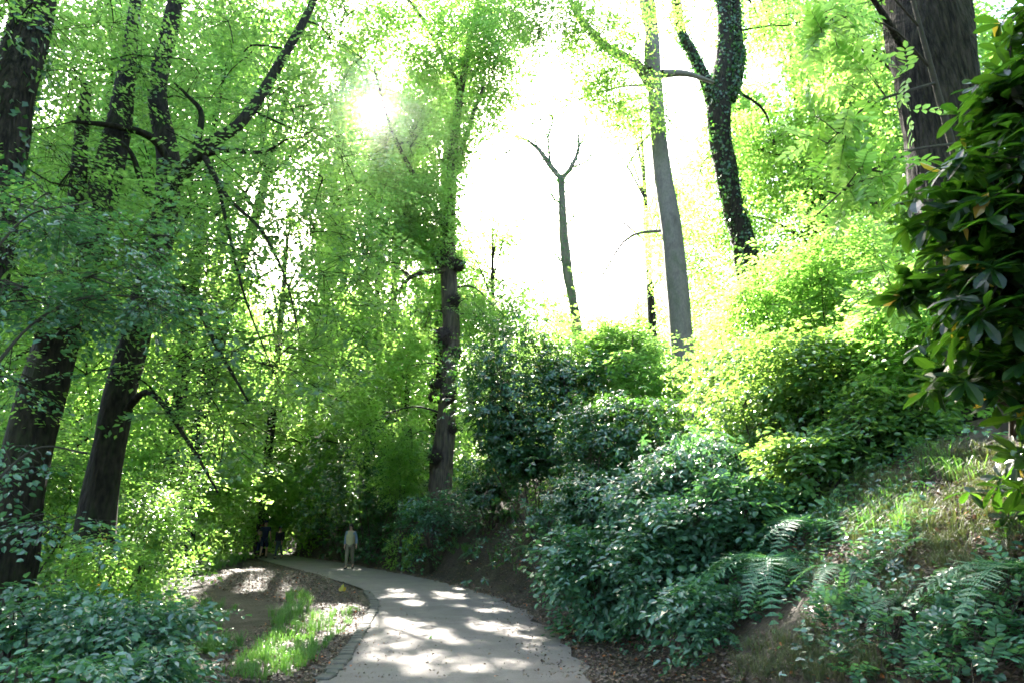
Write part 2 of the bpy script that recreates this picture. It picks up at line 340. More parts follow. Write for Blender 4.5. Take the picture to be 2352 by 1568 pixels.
a = resamp(LE, n); b = resamp(RE, n); w = np.linspace(0, 1, 14)
jit = .07*np.sin(np.arange(n)*1.9)+.06*np.sin(np.arange(n)*.77+1); 
pp = a[:, None]*(1-w[None, :, None])+b[:, None]*w[None, :, None]
pp[:, -1, 0] += jit; pp[:, -2, 0] += jit*.4
pz = .034+.02*np.sin(w*math.pi)[None]+.006*nz(pp[..., 0], pp[..., 1], 2.2)
i = np.arange(n-1)[:, None]*14; j = np.arange(13)[None]
q = np.stack([i+j, i+j+1, i+14+j+1, i+14+j], -1).reshape(-1, 4)
g = MB(); g.add(np.concatenate([pp, pz[..., None]], -1).reshape(-1, 3), q); kind(g.build('path', MT['path'], smooth=True), 'structure')

# stone setts along the left edge of the path
def sett(c, d, lx, ly, name, label, hgt=.05):
    v = []; rr = RNG.normal(0, .008, (8, 2)); ang = math.atan2(d[1], d[0])+RNG.normal(0, .06)
    for z, sc_ in ((0, 1), (1, 1), (2, .86)):
        for k, (sx, sy) in enumerate(((-1, -1), (1, -1), (1, 1), (-1, 1))):
            x = sx*lx/2*sc_+rr[k, 0]; y = sy*ly/2*sc_+rr[k, 1]
            v.append((x*math.cos(ang)-y*math.sin(ang), x*math.sin(ang)+y*math.cos(ang), (-.04, hgt-.012, hgt)[z]))
    mb = MB(); q = [[k, (k+1) % 4, 4+(k+1) % 4, 4+k] for k in range(4)]+[[4+k, 4+(k+1) % 4, 8+(k+1) % 4, 8+k] for k in range(4)]+[[8, 9, 10, 11]]
    mb.add(v, q); o = mb.build(name, MT['sett']); o.location = (c[0], c[1], .012+RNG.uniform(-.006, .01))
    tagm(o, label, 'stone', 'stone setts edging the path'); return o
s = 0; cl = resamp(LE[3:9], 60); seg_ = np.hypot(*np.diff(cl, axis=0).T); cs = np.r_[0, np.cumsum(seg_)]
u = 0.1; k = 0
while u < cs[-1]-.2:
    p0 = np.array([np.interp(u, cs, cl[:, 0]), np.interp(u, cs, cl[:, 1])]); p1 = np.array([np.interp(u+.1, cs, cl[:, 0]), np.interp(u+.1, cs, cl[:, 1])])
    d = (p1-p0)/np.linalg.norm(p1-p0); nrm = np.array([d[1], -d[0]])
    ly = RNG.uniform(.15, .2); lx = RNG.uniform(.14, .24)
    sett(p0+nrm*.02, d, lx, ly, 'edging_stone', 'worn grey stone sett in the edging row along the left side of the path')
    u += lx+.035; k += 1


# ------------------------------------------------------------------ generic plants
def ell(n, c, r, rng=RNG, shell=.45):
    d = unit(rng.normal(0, 1, (n, 3))); rad = rng.random(n)**(1/3)
    rad = np.where(rng.random(n) < shell, rng.uniform(.8, 1.05, n), rad)
    lump = 1+.16*np.sin(d[:, 0]*5+c[0])*np.cos(d[:, 2]*4+c[1])+.1*np.sin(d[:, 1]*9+d[:, 2]*7+c[2])
    return c+d*(rad*lump)[:, None]*r, d
DENS = 1.75
def tree(name, label, cat, trunk, mat='bark', limbs=(), blobs=(), leafm='beech', group=None, seg=18, bump=.05, ridges=0, leaf=.09, size=.8, k=24, gap=True, ivy=0, base=None, flat=.28, vbias=0., thin_boughs=True, shape='rhomb', ground=True, blobk='spray', dens=1.):
    """trunk and limbs: [(px,py,D,width_px)]; blobs: [(px,py,D,rx_px,ry_px,depth_m,nsprays)]"""
    def conv(L): return np.array([at(a, b, c) for a, b, c, _ in L]), np.array([w*c/FPX/2 for _, _, c, w in L])
    tp, tr = conv(trunk)
    if ground:
        # carry the trunk on down to the soil with a flared foot
        b = tp[0]; d = tp[0]-tp[1]; zz = zat(b[0], b[1])
        if name == 'old_oak': tp[0][2] -= 1.2
        elif b[2] > zz+.1:
            f = min((b[2]-zz)/max(-d[2], .05), 3.); e = b+d*f*.9; e[2] = zat(e[0], e[1])-.15
            tp = np.vstack([e, tp]); tr = np.r_[tr[0]*1.05, tr]
        else: tp[0][2] = zz-.15
        tp = np.vstack([tp[0], tp[0]+(tp[1]-tp[0])*min(.5/np.linalg.norm(tp[1]-tp[0]), .5), tp[1:]]); tr = np.r_[tr[0]*1.22, tr]
    org = tp[0]+np.array([0, 0, .15])
    T = thing(name, label, cat, org, group)
    mb = MB(); C, r = tube(mb, tp, tr, n=len(tp)*7, seg=seg, bump=bump, ridges=ridges, rs=RNG.random()*6); mb.build('trunk', MT[mat], T, True, org)
    nodes = [C]; nr = [r]
    for L in limbs:
        lp, lr = conv(L); mb = MB(); C2, r2 = tube(mb, lp, lr, n=len(lp)*5, seg=10, bump=bump*1.3, rs=RNG.random()*6); mb.build('limb', MT[mat], T, True, org); nodes.append(C2); nr.append(r2)
    allp = np.vstack(nodes); allr = np.concatenate(nr)
    cr = MB()
    for bl in blobs:
        tw = MB(); px, py, D, rx, ry, dep, ns = bl
        c = at(px, py, D); rad = np.array([rx*D/FPX, dep, ry*D/FPX])
        S, O = ell(int(ns*DENS*dens), c, rad*1.12)
        if gap: m = gapkeep(S); S, O = S[m], O[m]
        m = lit(S); S, O = S[m], O[m]
        if len(S) == 0: continue
        # boughs to this mass of leaves
        cost = np.linalg.norm(allp-c, axis=1)+np.where(allp[:, 2] > c[2]+.5, 1.5, 0); kx = int(np.argmin(cost)); a0 = allp[kx]; r0 = min(allr[kx]*.5, .012*np.linalg.norm(c-a0)+.02)
        if np.linalg.norm(c-a0) > .6:
            mid = (a0+c)/2+np.array([0, 0, .12*np.linalg.norm(c-a0)])+RNG.normal(0, .08*np.linalg.norm(c-a0), 3)
            Cb, rb = tube(tw, [a0, mid, c], [r0, r0*.7, r0*.45], n=8, seg=6)
        subs = c+RNG.normal(0, .55, (max(3, ns//12), 3))*rad*.9
        if thin_boughs:
            sticks(tw, np.repeat(c[None], len(subs), 0)+RNG.normal(0, .08, (len(subs), 3))*rad, subs, r0*.4, .012, seg=4, sag=.08)
            if D < 30:
                dd = ((S[:, None]-subs[None])**2).sum(-1); ni = dd.argmin(1); mm = RNG.random(len(S)) < .25
                sticks(tw, subs[ni][mm], S[mm], .008, .003, sag=.12)
        spray(cr, tw if D < 16 else None, S, O, blobk, leaf=leaf, size=size, k=k, flat=flat, vbias=vbias, shape=shape)
        if tw.n: tw.build('bough', MT[mat if mat != 'oldbark' else 'twig'], T, True, org)
    if ivy:
        iv = MB(); rng = RNG
        for C2, r2 in zip(nodes, nr):
            ln = np.linalg.norm(np.diff(C2, axis=0), axis=1).sum(); m = int(ln*ivy)
            idx = rng.random(m)*(len(C2)-1.01); i0 = idx.astype(int); fr = (idx-i0)[:, None]
            cc = C2[i0]*(1-fr)+C2[i0+1]*fr; rr = r2[i0]; d = unit(rng.normal(0, 1, (m, 3))*np.array([1, 1, .25]))
            Pp = cc+d*(rr*1.02+rng.random(m)**2*.28*(.6+.5*np.sin(cc[:, 2]*2.3)))[:, None]
            leaves(iv, Pp, np.array([0, 0, -.6])+rng.normal(0, .5, (m, 3)), d+rng.normal(0, .45, (m, 3)), rng.uniform(.08, .17, m), rng.uniform(.08, .15, m), 'rhomb')
        iv.build('ivy', MT['ivy'], T, False, org)
    if cr.n: cr.build('crown', MT[leafm], T, False, org)
    return T
def shrub(name, label, cat, px, py, D, rx0, ry0, dep, ns0, kindn='whorl', mat='rhodo', leaf=.13, k=8, size=.4, group=None, lean=(0, 0), shape='rhomb', vbias=0., stems=6, stemr=.022, shell=.75, flat=.25, odd=0, extra=(), skirt=1.):
    rx, ry, ns = rx0*1.22, ry0*1.18, int(ns0*1.7)
    c = at(px, py, D); rad = np.array([rx*D/FPX, dep*1.15, ry*D/FPX])
    bx, by = c[0]+lean[0], c[1]+lean[1]; bz = zat(bx, by); org = np.array([bx, by, bz])
    T = thing(name, label, cat, org, group)
    S, O = ell(ns, c, rad, shell=shell)
    # lobes: uneven outline
    lob = unit(RNG.normal(0, 1, (8, 3))); bmp = np.clip((O@lob.T).max(1), 0, 1)**9; S = c+(S-c)*(.66+.5*bmp)[:, None]
    sh = RNG.random(len(S)) < .16; S[sh] = c+(S[sh]-c)*RNG.uniform(1.05, 1.5, (int(sh.sum()), 1)); S += RNG.normal(0, .05, S.shape)*rad
    for (ex, ey, eD, erx, ery, ed_, en) in extra:
        S2, O2 = ell(en, at(ex, ey, eD), np.array([erx*eD/FPX, ed_, ery*eD/FPX]), shell=.5); S = np.vstack([S, S2]); O = np.vstack([O, O2])
    m = S[:, 2] > height(S[:, :2])+.03; S, O = S[m], O[m]
    tw = MB(); cr = MB()
    ends = c+unit(RNG.normal(0, 1, (stems, 3))*np.array([1, 1, .7])+np.array([0, 0, .25]))*rad*.6
    for e in ends:
        mid = org*.45+e*.55+RNG.normal(0, .12, 3)*rad; tube(tw, [org+RNG.normal(0, .06, 3)*np.array([1, 1, 0])-[0, 0, .08], mid, e], [stemr, stemr*.7, stemr*.35], n=8, seg=5)
    dd = ((S[:, None]-ends[None])**2).sum(-1); ni = dd.argmin(1); mm = RNG.random(len(S)) < .16
    sticks(tw, ends[ni][mm], S[mm], stemr*.25, .004, sag=-.05)
    sk = int(max(6, len(S)//5)*skirt); a_ = RNG.random(sk)*6.28; rr_ = RNG.random(sk)**.5; SK = np.column_stack([c[0]+np.cos(a_)*rr_*rad[0]*.85, c[1]+np.sin(a_)*rr_*rad[1], 0*a_]); SK[:, 2] = height(SK[:, :2])+RNG.random(sk)*max(.2, min(1.2, (c[2]-bz)*.8)); SK = SK[~inside(SK)]
    S = np.vstack([S, SK]); O = np.vstack([O, unit(SK-c)])
    spray(cr, None, S, O, kindn, leaf=leaf, k=k, size=size, shape=shape, vbias=vbias, flat=flat, cull=False)
    tw.build('stems', MT['twig'], T, True, org); cr.build('foliage', MT[mat], T, False, org)
    if odd:
        yl = MB(); j = RNG.integers(0, len(S), odd); leaves(yl, S[j]+O[j]*.05, RNG.normal(0, 1, (odd, 3))-[0, 0, .8], O[j]+RNG.normal(0, .4, (odd, 3)), leaf*.8, leaf*.4, 'oval'); yl.build('yellowed_leaves', MT['yellow'], T, False, org)
    return T

# ================================================================== the big trees
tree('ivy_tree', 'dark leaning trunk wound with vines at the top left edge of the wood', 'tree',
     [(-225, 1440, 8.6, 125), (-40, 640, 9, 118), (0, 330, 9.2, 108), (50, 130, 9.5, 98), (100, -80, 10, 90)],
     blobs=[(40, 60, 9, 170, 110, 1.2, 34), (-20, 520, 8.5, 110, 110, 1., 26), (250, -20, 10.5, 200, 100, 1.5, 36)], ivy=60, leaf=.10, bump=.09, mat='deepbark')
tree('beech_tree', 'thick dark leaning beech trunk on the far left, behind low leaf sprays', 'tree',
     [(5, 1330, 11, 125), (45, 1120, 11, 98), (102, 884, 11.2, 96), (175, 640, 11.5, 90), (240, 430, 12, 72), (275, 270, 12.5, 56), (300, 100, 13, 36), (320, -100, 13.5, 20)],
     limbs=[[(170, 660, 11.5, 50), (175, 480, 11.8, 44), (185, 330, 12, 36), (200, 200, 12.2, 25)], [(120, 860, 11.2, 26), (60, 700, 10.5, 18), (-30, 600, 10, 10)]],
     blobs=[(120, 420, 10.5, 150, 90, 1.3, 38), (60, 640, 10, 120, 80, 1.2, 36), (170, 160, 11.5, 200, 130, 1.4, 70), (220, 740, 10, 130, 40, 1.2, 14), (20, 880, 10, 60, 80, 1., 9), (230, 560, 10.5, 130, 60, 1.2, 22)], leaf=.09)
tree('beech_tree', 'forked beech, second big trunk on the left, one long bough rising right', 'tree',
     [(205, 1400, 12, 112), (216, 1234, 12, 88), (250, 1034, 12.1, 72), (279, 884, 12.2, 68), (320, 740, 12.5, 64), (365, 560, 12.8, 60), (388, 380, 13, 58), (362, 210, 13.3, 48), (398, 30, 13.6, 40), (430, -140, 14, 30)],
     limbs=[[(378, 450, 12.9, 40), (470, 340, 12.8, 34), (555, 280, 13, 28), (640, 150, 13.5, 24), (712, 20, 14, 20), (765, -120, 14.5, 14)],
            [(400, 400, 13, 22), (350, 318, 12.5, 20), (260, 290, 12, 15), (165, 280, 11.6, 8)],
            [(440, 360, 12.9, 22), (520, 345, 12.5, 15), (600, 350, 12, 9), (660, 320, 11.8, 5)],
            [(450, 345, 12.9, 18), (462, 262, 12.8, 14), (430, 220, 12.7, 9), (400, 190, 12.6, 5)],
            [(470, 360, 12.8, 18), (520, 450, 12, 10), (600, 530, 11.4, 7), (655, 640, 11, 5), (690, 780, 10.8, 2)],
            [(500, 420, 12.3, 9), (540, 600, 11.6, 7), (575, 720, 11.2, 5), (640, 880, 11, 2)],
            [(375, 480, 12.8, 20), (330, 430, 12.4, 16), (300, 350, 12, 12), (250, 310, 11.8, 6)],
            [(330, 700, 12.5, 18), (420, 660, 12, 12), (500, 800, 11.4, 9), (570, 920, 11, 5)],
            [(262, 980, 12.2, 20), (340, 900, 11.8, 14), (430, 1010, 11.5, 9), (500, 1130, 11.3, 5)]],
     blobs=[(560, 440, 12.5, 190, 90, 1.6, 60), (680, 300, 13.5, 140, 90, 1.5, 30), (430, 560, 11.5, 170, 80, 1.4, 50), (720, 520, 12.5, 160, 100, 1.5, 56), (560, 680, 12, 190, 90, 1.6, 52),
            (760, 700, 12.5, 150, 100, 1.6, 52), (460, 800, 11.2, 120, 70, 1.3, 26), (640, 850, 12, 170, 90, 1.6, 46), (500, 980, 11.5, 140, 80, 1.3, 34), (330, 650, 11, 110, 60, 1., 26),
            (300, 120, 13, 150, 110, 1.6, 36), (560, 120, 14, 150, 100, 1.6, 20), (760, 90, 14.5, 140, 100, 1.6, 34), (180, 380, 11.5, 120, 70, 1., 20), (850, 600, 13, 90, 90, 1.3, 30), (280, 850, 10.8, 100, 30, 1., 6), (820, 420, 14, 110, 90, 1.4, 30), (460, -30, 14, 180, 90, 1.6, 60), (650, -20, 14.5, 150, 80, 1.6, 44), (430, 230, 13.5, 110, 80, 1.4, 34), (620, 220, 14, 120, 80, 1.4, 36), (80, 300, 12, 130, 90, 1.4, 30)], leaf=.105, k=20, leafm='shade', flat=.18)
# near low sprays on the left, hung from a young beech
tree('young_beech', 'slender young beech at the left edge with blue-green leaf sprays across the dark trunks', 'tree',
     [(-60, 1420, 6.2, 42), (-50, 1100, 6.2, 36), (-70, 800, 6.3, 30), (-60, 500, 6.4, 24), (-40, 300, 6.5, 16)],
     limbs=[[(-60, 900, 6.2, 12), (80, 740, 6.6, 6), (220, 680, 7, 4), (380, 690, 7.2, 4)], [(-60, 640, 6.3, 10), (60, 500, 6.6, 5), (180, 470, 6.8, 5)], [(-55, 1150, 6.2, 10), (80, 1030, 6.6, 4), (200, 1040, 7, 5)]],
     blobs=[(120, 700, 7, 150, 55, .7, 30), (320, 690, 7.5, 130, 50, .7, 24), (60, 480, 6.8, 110, 70, .6, 20), (300, 560, 7.6, 120, 50, .6, 18), (40, 1060, 7, 110, 40, .7, 7), (20, 860, 7, 70, 40, .6, 4), (120, 1210, 7.5, 140, 30, .7, 7)], leaf=.075, size=.6, k=26, mat='twig', leafm='teal', flat=.15, shape='oval')
tree('old_oak', 'old ridged trunk covered in black burrs, standing at the bend on top of the bank', 'tree',
     [(1005, 1175, 26, 62), (1012, 1100, 26, 52), (1016, 1050, 26, 48), (1030, 900, 26, 42), (1036, 740, 26, 38), (1030, 590, 26.2, 36), (1038, 400, 26.5, 28), (1052, 250, 27, 20), (1080, 90, 27.5, 15), (1110, -60, 28, 10)],
     mat='oldbark', ridges=17, seg=36, bump=.06,
     limbs=[[(1034, 540, 26.2, 20), (960, 420, 26, 13), (900, 300, 25.5, 9), (860, 160, 25, 5)], [(1040, 420, 26.5, 16), (1075, 300, 26.5, 12), (1110, 200, 26.5, 6)], [(1030, 620, 26, 14), (940, 640, 25.5, 9), (880, 740, 25, 5)],
            [(1055, 200, 27, 14), (980, 60, 26.5, 11), (900, -50, 26, 7)]],
     blobs=[(1010, 500, 25.5, 90, 110, 1.6, 80), (960, 330, 26, 120, 110, 2, 90), (1090, 330, 27, 60, 110, 1.6, 40), (1060, 140, 27, 120, 110, 2, 90), (1040, -20, 27, 140, 80, 2, 80), (1140, 60, 27.5, 80, 100, 1.6, 50), (920, 120, 25.5, 130, 110, 2, 80), (800, 30, 25, 130, 90, 2, 60), (920, 500, 25.5, 90, 100, 1.6, 60),
            (880, 700, 25, 110, 120, 1.8, 80), (1090, 620, 27.5, 60, 90, 1.5, 40), (930, 840, 25, 50, 80, 1.2, 30), (1130, 700, 28, 80, 70, 1.6, 40), (780, 850, 26, 120, 110, 2, 70), (880, 950, 26, 80, 90, 1.5, 44), (930, 1010, 25.5, 35, 50, .8, 12), (900, 610, 26, 100, 90, 1.6, 46), (820, 470, 26.5, 100, 100, 1.6, 46), (1095, 720, 26.5, 50, 60, 1., 18), (1085, 860, 25.3, 30, 70, .6, 12), (985, 720, 25.2, 30, 60, .6, 12), (1110, 470, 27, 50, 110, 1.4, 34), (1150, 190, 28, 80, 130, 1.6, 60), (760, 200, 26, 120, 90, 1.6, 44)],
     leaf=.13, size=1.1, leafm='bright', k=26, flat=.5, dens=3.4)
old = bpy.data.objects['old_oak']
for (px, py, D, r) in [(1010, 590, 25.9, 26), (1052, 610, 25.9, 18), (1045, 690, 25.8, 17), (1015, 775, 25.7, 28), (1045, 812, 25.8, 17), (1000, 880, 25.8, 15), (1036, 912, 25.6, 16), (1000, 1048, 25.6, 17), (1038, 985, 25.8, 13), (995, 910, 25.8, 13)]:
    c = at(px, py, D); rr = r*D/FPX; d = unit(RNG.normal(0, 1, (900, 3))); mb = MB()
    # a burr: a lumpy knot bristling with short dead shoots
    th = np.linspace(0, math.pi, 14)[:, None]; ph = np.linspace(0, 2*math.pi, 20, endpoint=False)[None]
    D3 = np.stack([np.sin(th)*np.cos(ph), np.sin(th)*np.sin(ph), np.cos(th)*np.ones_like(ph)], -1)
    lump = 1+.18*np.sin(D3[..., 0]*9+px)*np.sin(D3[..., 2]*8+py)+.1*np.sin(D3[..., 1]*15+px)
    V = c+D3*(rr*lump*.85)[..., None]*[1, .9, 1]; i = np.arange(13)[:, None]*20; j = np.arange(20)[None]; kx = (j+1) % 20
    mb.add(V.reshape(-1, 3), np.stack([i+j, i+kx, i+20+kx, i+20+j], -1).reshape(-1, 4))
    sd = d[:150]; sticks(mb, c+sd*rr*.75, c+sd*rr*1.3+RNG.normal(0, .05, (150, 3)), .012, .003)
    mb.build('burr', MT['burr'], old, True, np.array(old.location))
tree('dead_tree', 'bare forked dead tree silhouetted against the white sky', 'tree',
     [(1345, 900, 38, 27.2), (1322, 735, 38, 24), (1308, 650, 38, 24), (1296, 560, 38, 20.8), (1291, 460, 38, 18.4), (1288, 408, 38, 17.6)], mat='greybark',
     limbs=[[(1288, 412, 38, 14.4), (1262, 378, 38, 12.8), (1236, 342, 38, 8.8), (1195, 316, 38, 4), (1150, 318, 38, 2.4)], [(1288, 412, 38, 12), (1312, 384, 38, 9.6), (1328, 345, 38, 7.2), (1328, 300, 38, 3.2)],
            [(1264, 380, 38, 7.2), (1259, 320, 38, 5.6), (1270, 275, 38, 3.2), (1262, 262, 38, 1.6)], [(1300, 610, 38, 5.6), (1280, 590, 38, 3.2), (1262, 560, 38, 1.6)], [(1328, 340, 38, 3.2), (1345, 300, 38, 2), (1342, 262, 38, 1.2)], [(1236, 342, 38, 4), (1222, 300, 38, 2.4), (1228, 272, 38, 1.2)], [(1195, 316, 38, 2.4), (1170, 345, 38, 1.6), (1158, 352, 38, 0.8)], [(1259, 320, 38, 3.2), (1246, 290, 38, 1.6), (1240, 270, 38, 0.8)], [(1312, 384, 38, 4), (1345, 372, 38, 2.4), (1362, 350, 38, 1.2)], [(1297, 520, 38, 4), (1320, 492, 38, 2.4), (1330, 470, 38, 1.2)], [(1289, 470, 38, 4), (1270, 452, 38, 2.4), (1262, 430, 38, 0.8)]],
     ivy=70, bump=.13, gap=False)
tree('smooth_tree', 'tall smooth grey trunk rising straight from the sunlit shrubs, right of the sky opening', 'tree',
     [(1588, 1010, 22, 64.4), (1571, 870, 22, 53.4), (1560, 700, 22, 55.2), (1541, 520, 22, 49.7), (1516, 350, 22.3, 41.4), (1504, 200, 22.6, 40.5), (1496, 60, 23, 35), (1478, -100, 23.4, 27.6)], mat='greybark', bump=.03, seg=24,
     limbs=[[(1500, 205, 22.6, 32), (1462, 150, 22.6, 29), (1395, 110, 22.4, 25), (1345, 60, 22.2, 22), (1312, 0, 22, 17), (1300, -80, 22, 12)], [(1512, 180, 22.6, 24), (1492, 80, 22.7, 22), (1475, 0, 22.8, 19), (1460, -80, 23, 14)],
            [(1520, 170, 22.7, 22), (1575, 170, 23, 16), (1640, 190, 23.4, 8)], [(1491, 160, 22.2, 24), (1489, 128, 22.1, 24), (1489, 98, 22.1, 22)]],
     blobs=[(1400, 40, 21, 120, 60, 1.6, 30), (1420, 190, 22, 100, 60, 1.4, 24), (1570, 10, 23, 40, 50, 1.2, 8), (1500, 250, 21, 50, 60, 1., 8), (1270, 50, 22, 80, 90, 1.4, 40), (1380, 120, 22, 80, 80, 1.4, 34), (1430, 270, 22.5, 50, 50, 1., 14), (1180, 20, 23, 60, 70, 1.2, 22), (1330, 230, 23, 50, 40, 1., 8), (1420, 420, 26, 60, 60, 1.5, 6), (1380, 640, 26, 50, 40, 1., 5)],
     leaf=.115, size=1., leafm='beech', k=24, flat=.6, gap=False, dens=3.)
tree('ivy_clad_tree', 'forked trunk thick with dark ivy, right of the tall smooth trunk', 'tree',
     [(1730, 700, 25, 62), (1712, 580, 25, 56), (1688, 490, 25, 56), (1668, 400, 25, 54), (1652, 300, 25, 56), (1652, 210, 25.2, 62), (1668, 110, 25.5, 48), (1662, 0, 25.8, 42), (1655, -100, 26, 32)], bump=.07,
     limbs=[[(1648, 250, 25, 40), (1622, 190, 25, 34), (1588, 120, 25, 30), (1562, 60, 25, 26), (1545, -60, 25, 20)], [(1676, 230, 25.1, 34), (1697, 150, 25.3, 30), (1694, 60, 25.5, 24), (1690, -80, 25.8, 18)]],
     blobs=[(1770, 120, 29, 80, 100, 2, 50), (1620, 60, 29, 90, 80, 1.8, 24), (1780, 330, 29, 80, 110, 2, 50), (1600, 420, 27, 60, 80, 1.5, 20), (1840, 60, 25, 110, 100, 2, 60)],
     ivy=190, leaf=.15, size=1.1, leafm='bright', k=24, flat=.6, gap=False)
tree('great_tree', 'massive dark rough-barked trunk at the upper right behind the large-leaved rhododendron', 'tree',
     [(2260, 980, 9.6, 150), (2215, 760, 9.6, 140), (2185, 560, 9.6, 140), (2165, 380, 9.7, 150), (2150, 200, 9.8, 170), (2130, 60, 10, 190), (2110, -120, 10.3, 200)], mat='deepbark', ridges=23, seg=44, bump=.07,
     limbs=[[(2080, 120, 9.6, 26), (2020, 20, 9.2, 16), (1960, -60, 9, 8)], [(2110, 470, 9.4, 12), (2000, 465, 9.1, 7), (1900, 440, 8.8, 4)]],
     blobs=[(1960, 30, 10.5, 120, 70, 1.2, 16)], leaf=.085, size=.7, leafm='bright', flat=.5, gap=False, shape='oval')
# ash-like sapling with feathery leaflets hanging in front of the great trunk
def pinnate(mb, B, A, N, pairs, L, w, ll, shape='oval', a=None, tw=None):
    """B base, A axis: a feather of paired leaflets"""
    n = len(B); A = unit(A); N = unit(N-(N*A).sum(1, keepdims=True)*A); S = np.cross(A, N)
    for i in range(pairs):
        t = (i+.9)/(pairs+.4)
        for sd in (-1, 1):
            P = B+A*L[:, None]*t-N*(.12*t*t)*L[:, None]
            leaves(mb, P, A*.55+S*sd+RNG.normal(0, .12, (n, 3)), N+RNG.normal(0, .22, (n, 3)), ll*RNG.uniform(.8, 1.1, n)*(.75+.5*math.sin(t*3)), w*RNG.uniform(.8, 1.1, n), shape, a)
    leaves(mb, B+A*L[:, None]*.95, A, N, ll*np.ones(n), w*np.ones(n), shape, a)
    if tw is not None: sticks(tw, B, B+A*L[:, None]*.97-N*.1*L[:, None], .003, .0015)
def ash(name, label, trunk, limbs, blobs, leafL=.34, ll=.1, w=.055, pairs=5, mat='bright'):
    tp = np.array([at(a, b, c) for a, b, c, _ in trunk]); tr = np.array([w_*c/FPX/2 for _, _, c, w_ in trunk]); tp[0][2] = zat(tp[0][0], tp[0][1])-.1
    org = tp[0]+[0, 0, .1]; T = thing(name, label, 'tree', org); mb = MB(); C, r = tube(mb, tp, tr, seg=10, bump=.05); mb.build('trunk', MT['twig'], T, True, org)
    tw = MB(); cr = MB(); pts = [C]
    for L in limbs:
        lp = np.array([at(a, b, c) for a, b, c, _ in L]); lr = np.array([w_*c/FPX/2 for _, _, c, w_ in L]); C2, _ = tube(tw, lp, lr, seg=6); pts.append(C2)
    ap = np.vstack(pts)
    for px, py, D, rx, ry, dep, ns in blobs:
        ns = int(ns*.6); c = at(px, py, D); S, O = ell(ns, c, np.array([rx*D/FPX, dep, ry*D/FPX])*1.15, shell=.2)
        dd = ((S[:, None]-ap[None])**2).sum(-1); ni = dd.argmin(1); B0 = ap[ni]; sticks(tw, B0, S, .008, .003, sag=.05)
        for rep in range(3):
            A = unit((S-B0)*np.array([1, 1, .4])+RNG.normal(0, .5, (ns, 3))); A[:, 2] -= .25
            P = S-(S-B0)*RNG.random((ns, 1))*.35; m = lit(P); P = P[m]; A = A[m]; n = len(P)
            pinnate(cr, P, A, np.array([0, 0, 1.])+RNG.normal(0, .35, (n, 3)), pairs, leafL*RNG.uniform(.8, 1.2, n), w, ll, 'oval', RNG.random(n), tw)
    tw.build('branches', MT['twig'], T, True, org); cr.build('crown', MT[mat], T, False, org)
ash('young_ash', 'young ash with feathery backlit leaflets in front of the massive right-hand trunk',
    [(2330, 1060, 6.6, 40), (2290, 800, 6.6, 30), (2230, 500, 6.5, 22), (2150, 200, 6.4, 16), (2080, -60, 6.3, 10)],
    [[(2200, 330, 6.4, 9), (2080, 350, 6.1, 7), (1960, 420, 6, 5), (1870, 500, 5.9, 3)], [(2150, 190, 6.4, 9), (2000, 240, 6, 6), (1900, 330, 5.9, 3)], [(2240, 540, 6.5, 9), (2120, 640, 6.2, 6), (1980, 700, 6, 3)],
     [(2140, 160, 6.4, 8), (2040, 60, 6.2, 6), (1900, 40, 6, 4), (1800, 60, 6, 2)], [(2110, 60, 6.3, 8), (2010, -40, 6.1, 5), (1900, -60, 6, 3)]],
    [(1950, 420, 6, 90, 60, .4, 20), (1920, 300, 6, 80, 50, .4, 16), (2060, 330, 6, 50, 60, .4, 9), (2050, 640, 6.1, 90, 50, .4, 16), (1930, 60, 6, 110, 50, .4, 18), (2110, 200, 6, 50, 60, .3, 4), (2120, 520, 6.1, 60, 60, .3, 5), (2010, 180, 6, 60, 60, .4, 8)])
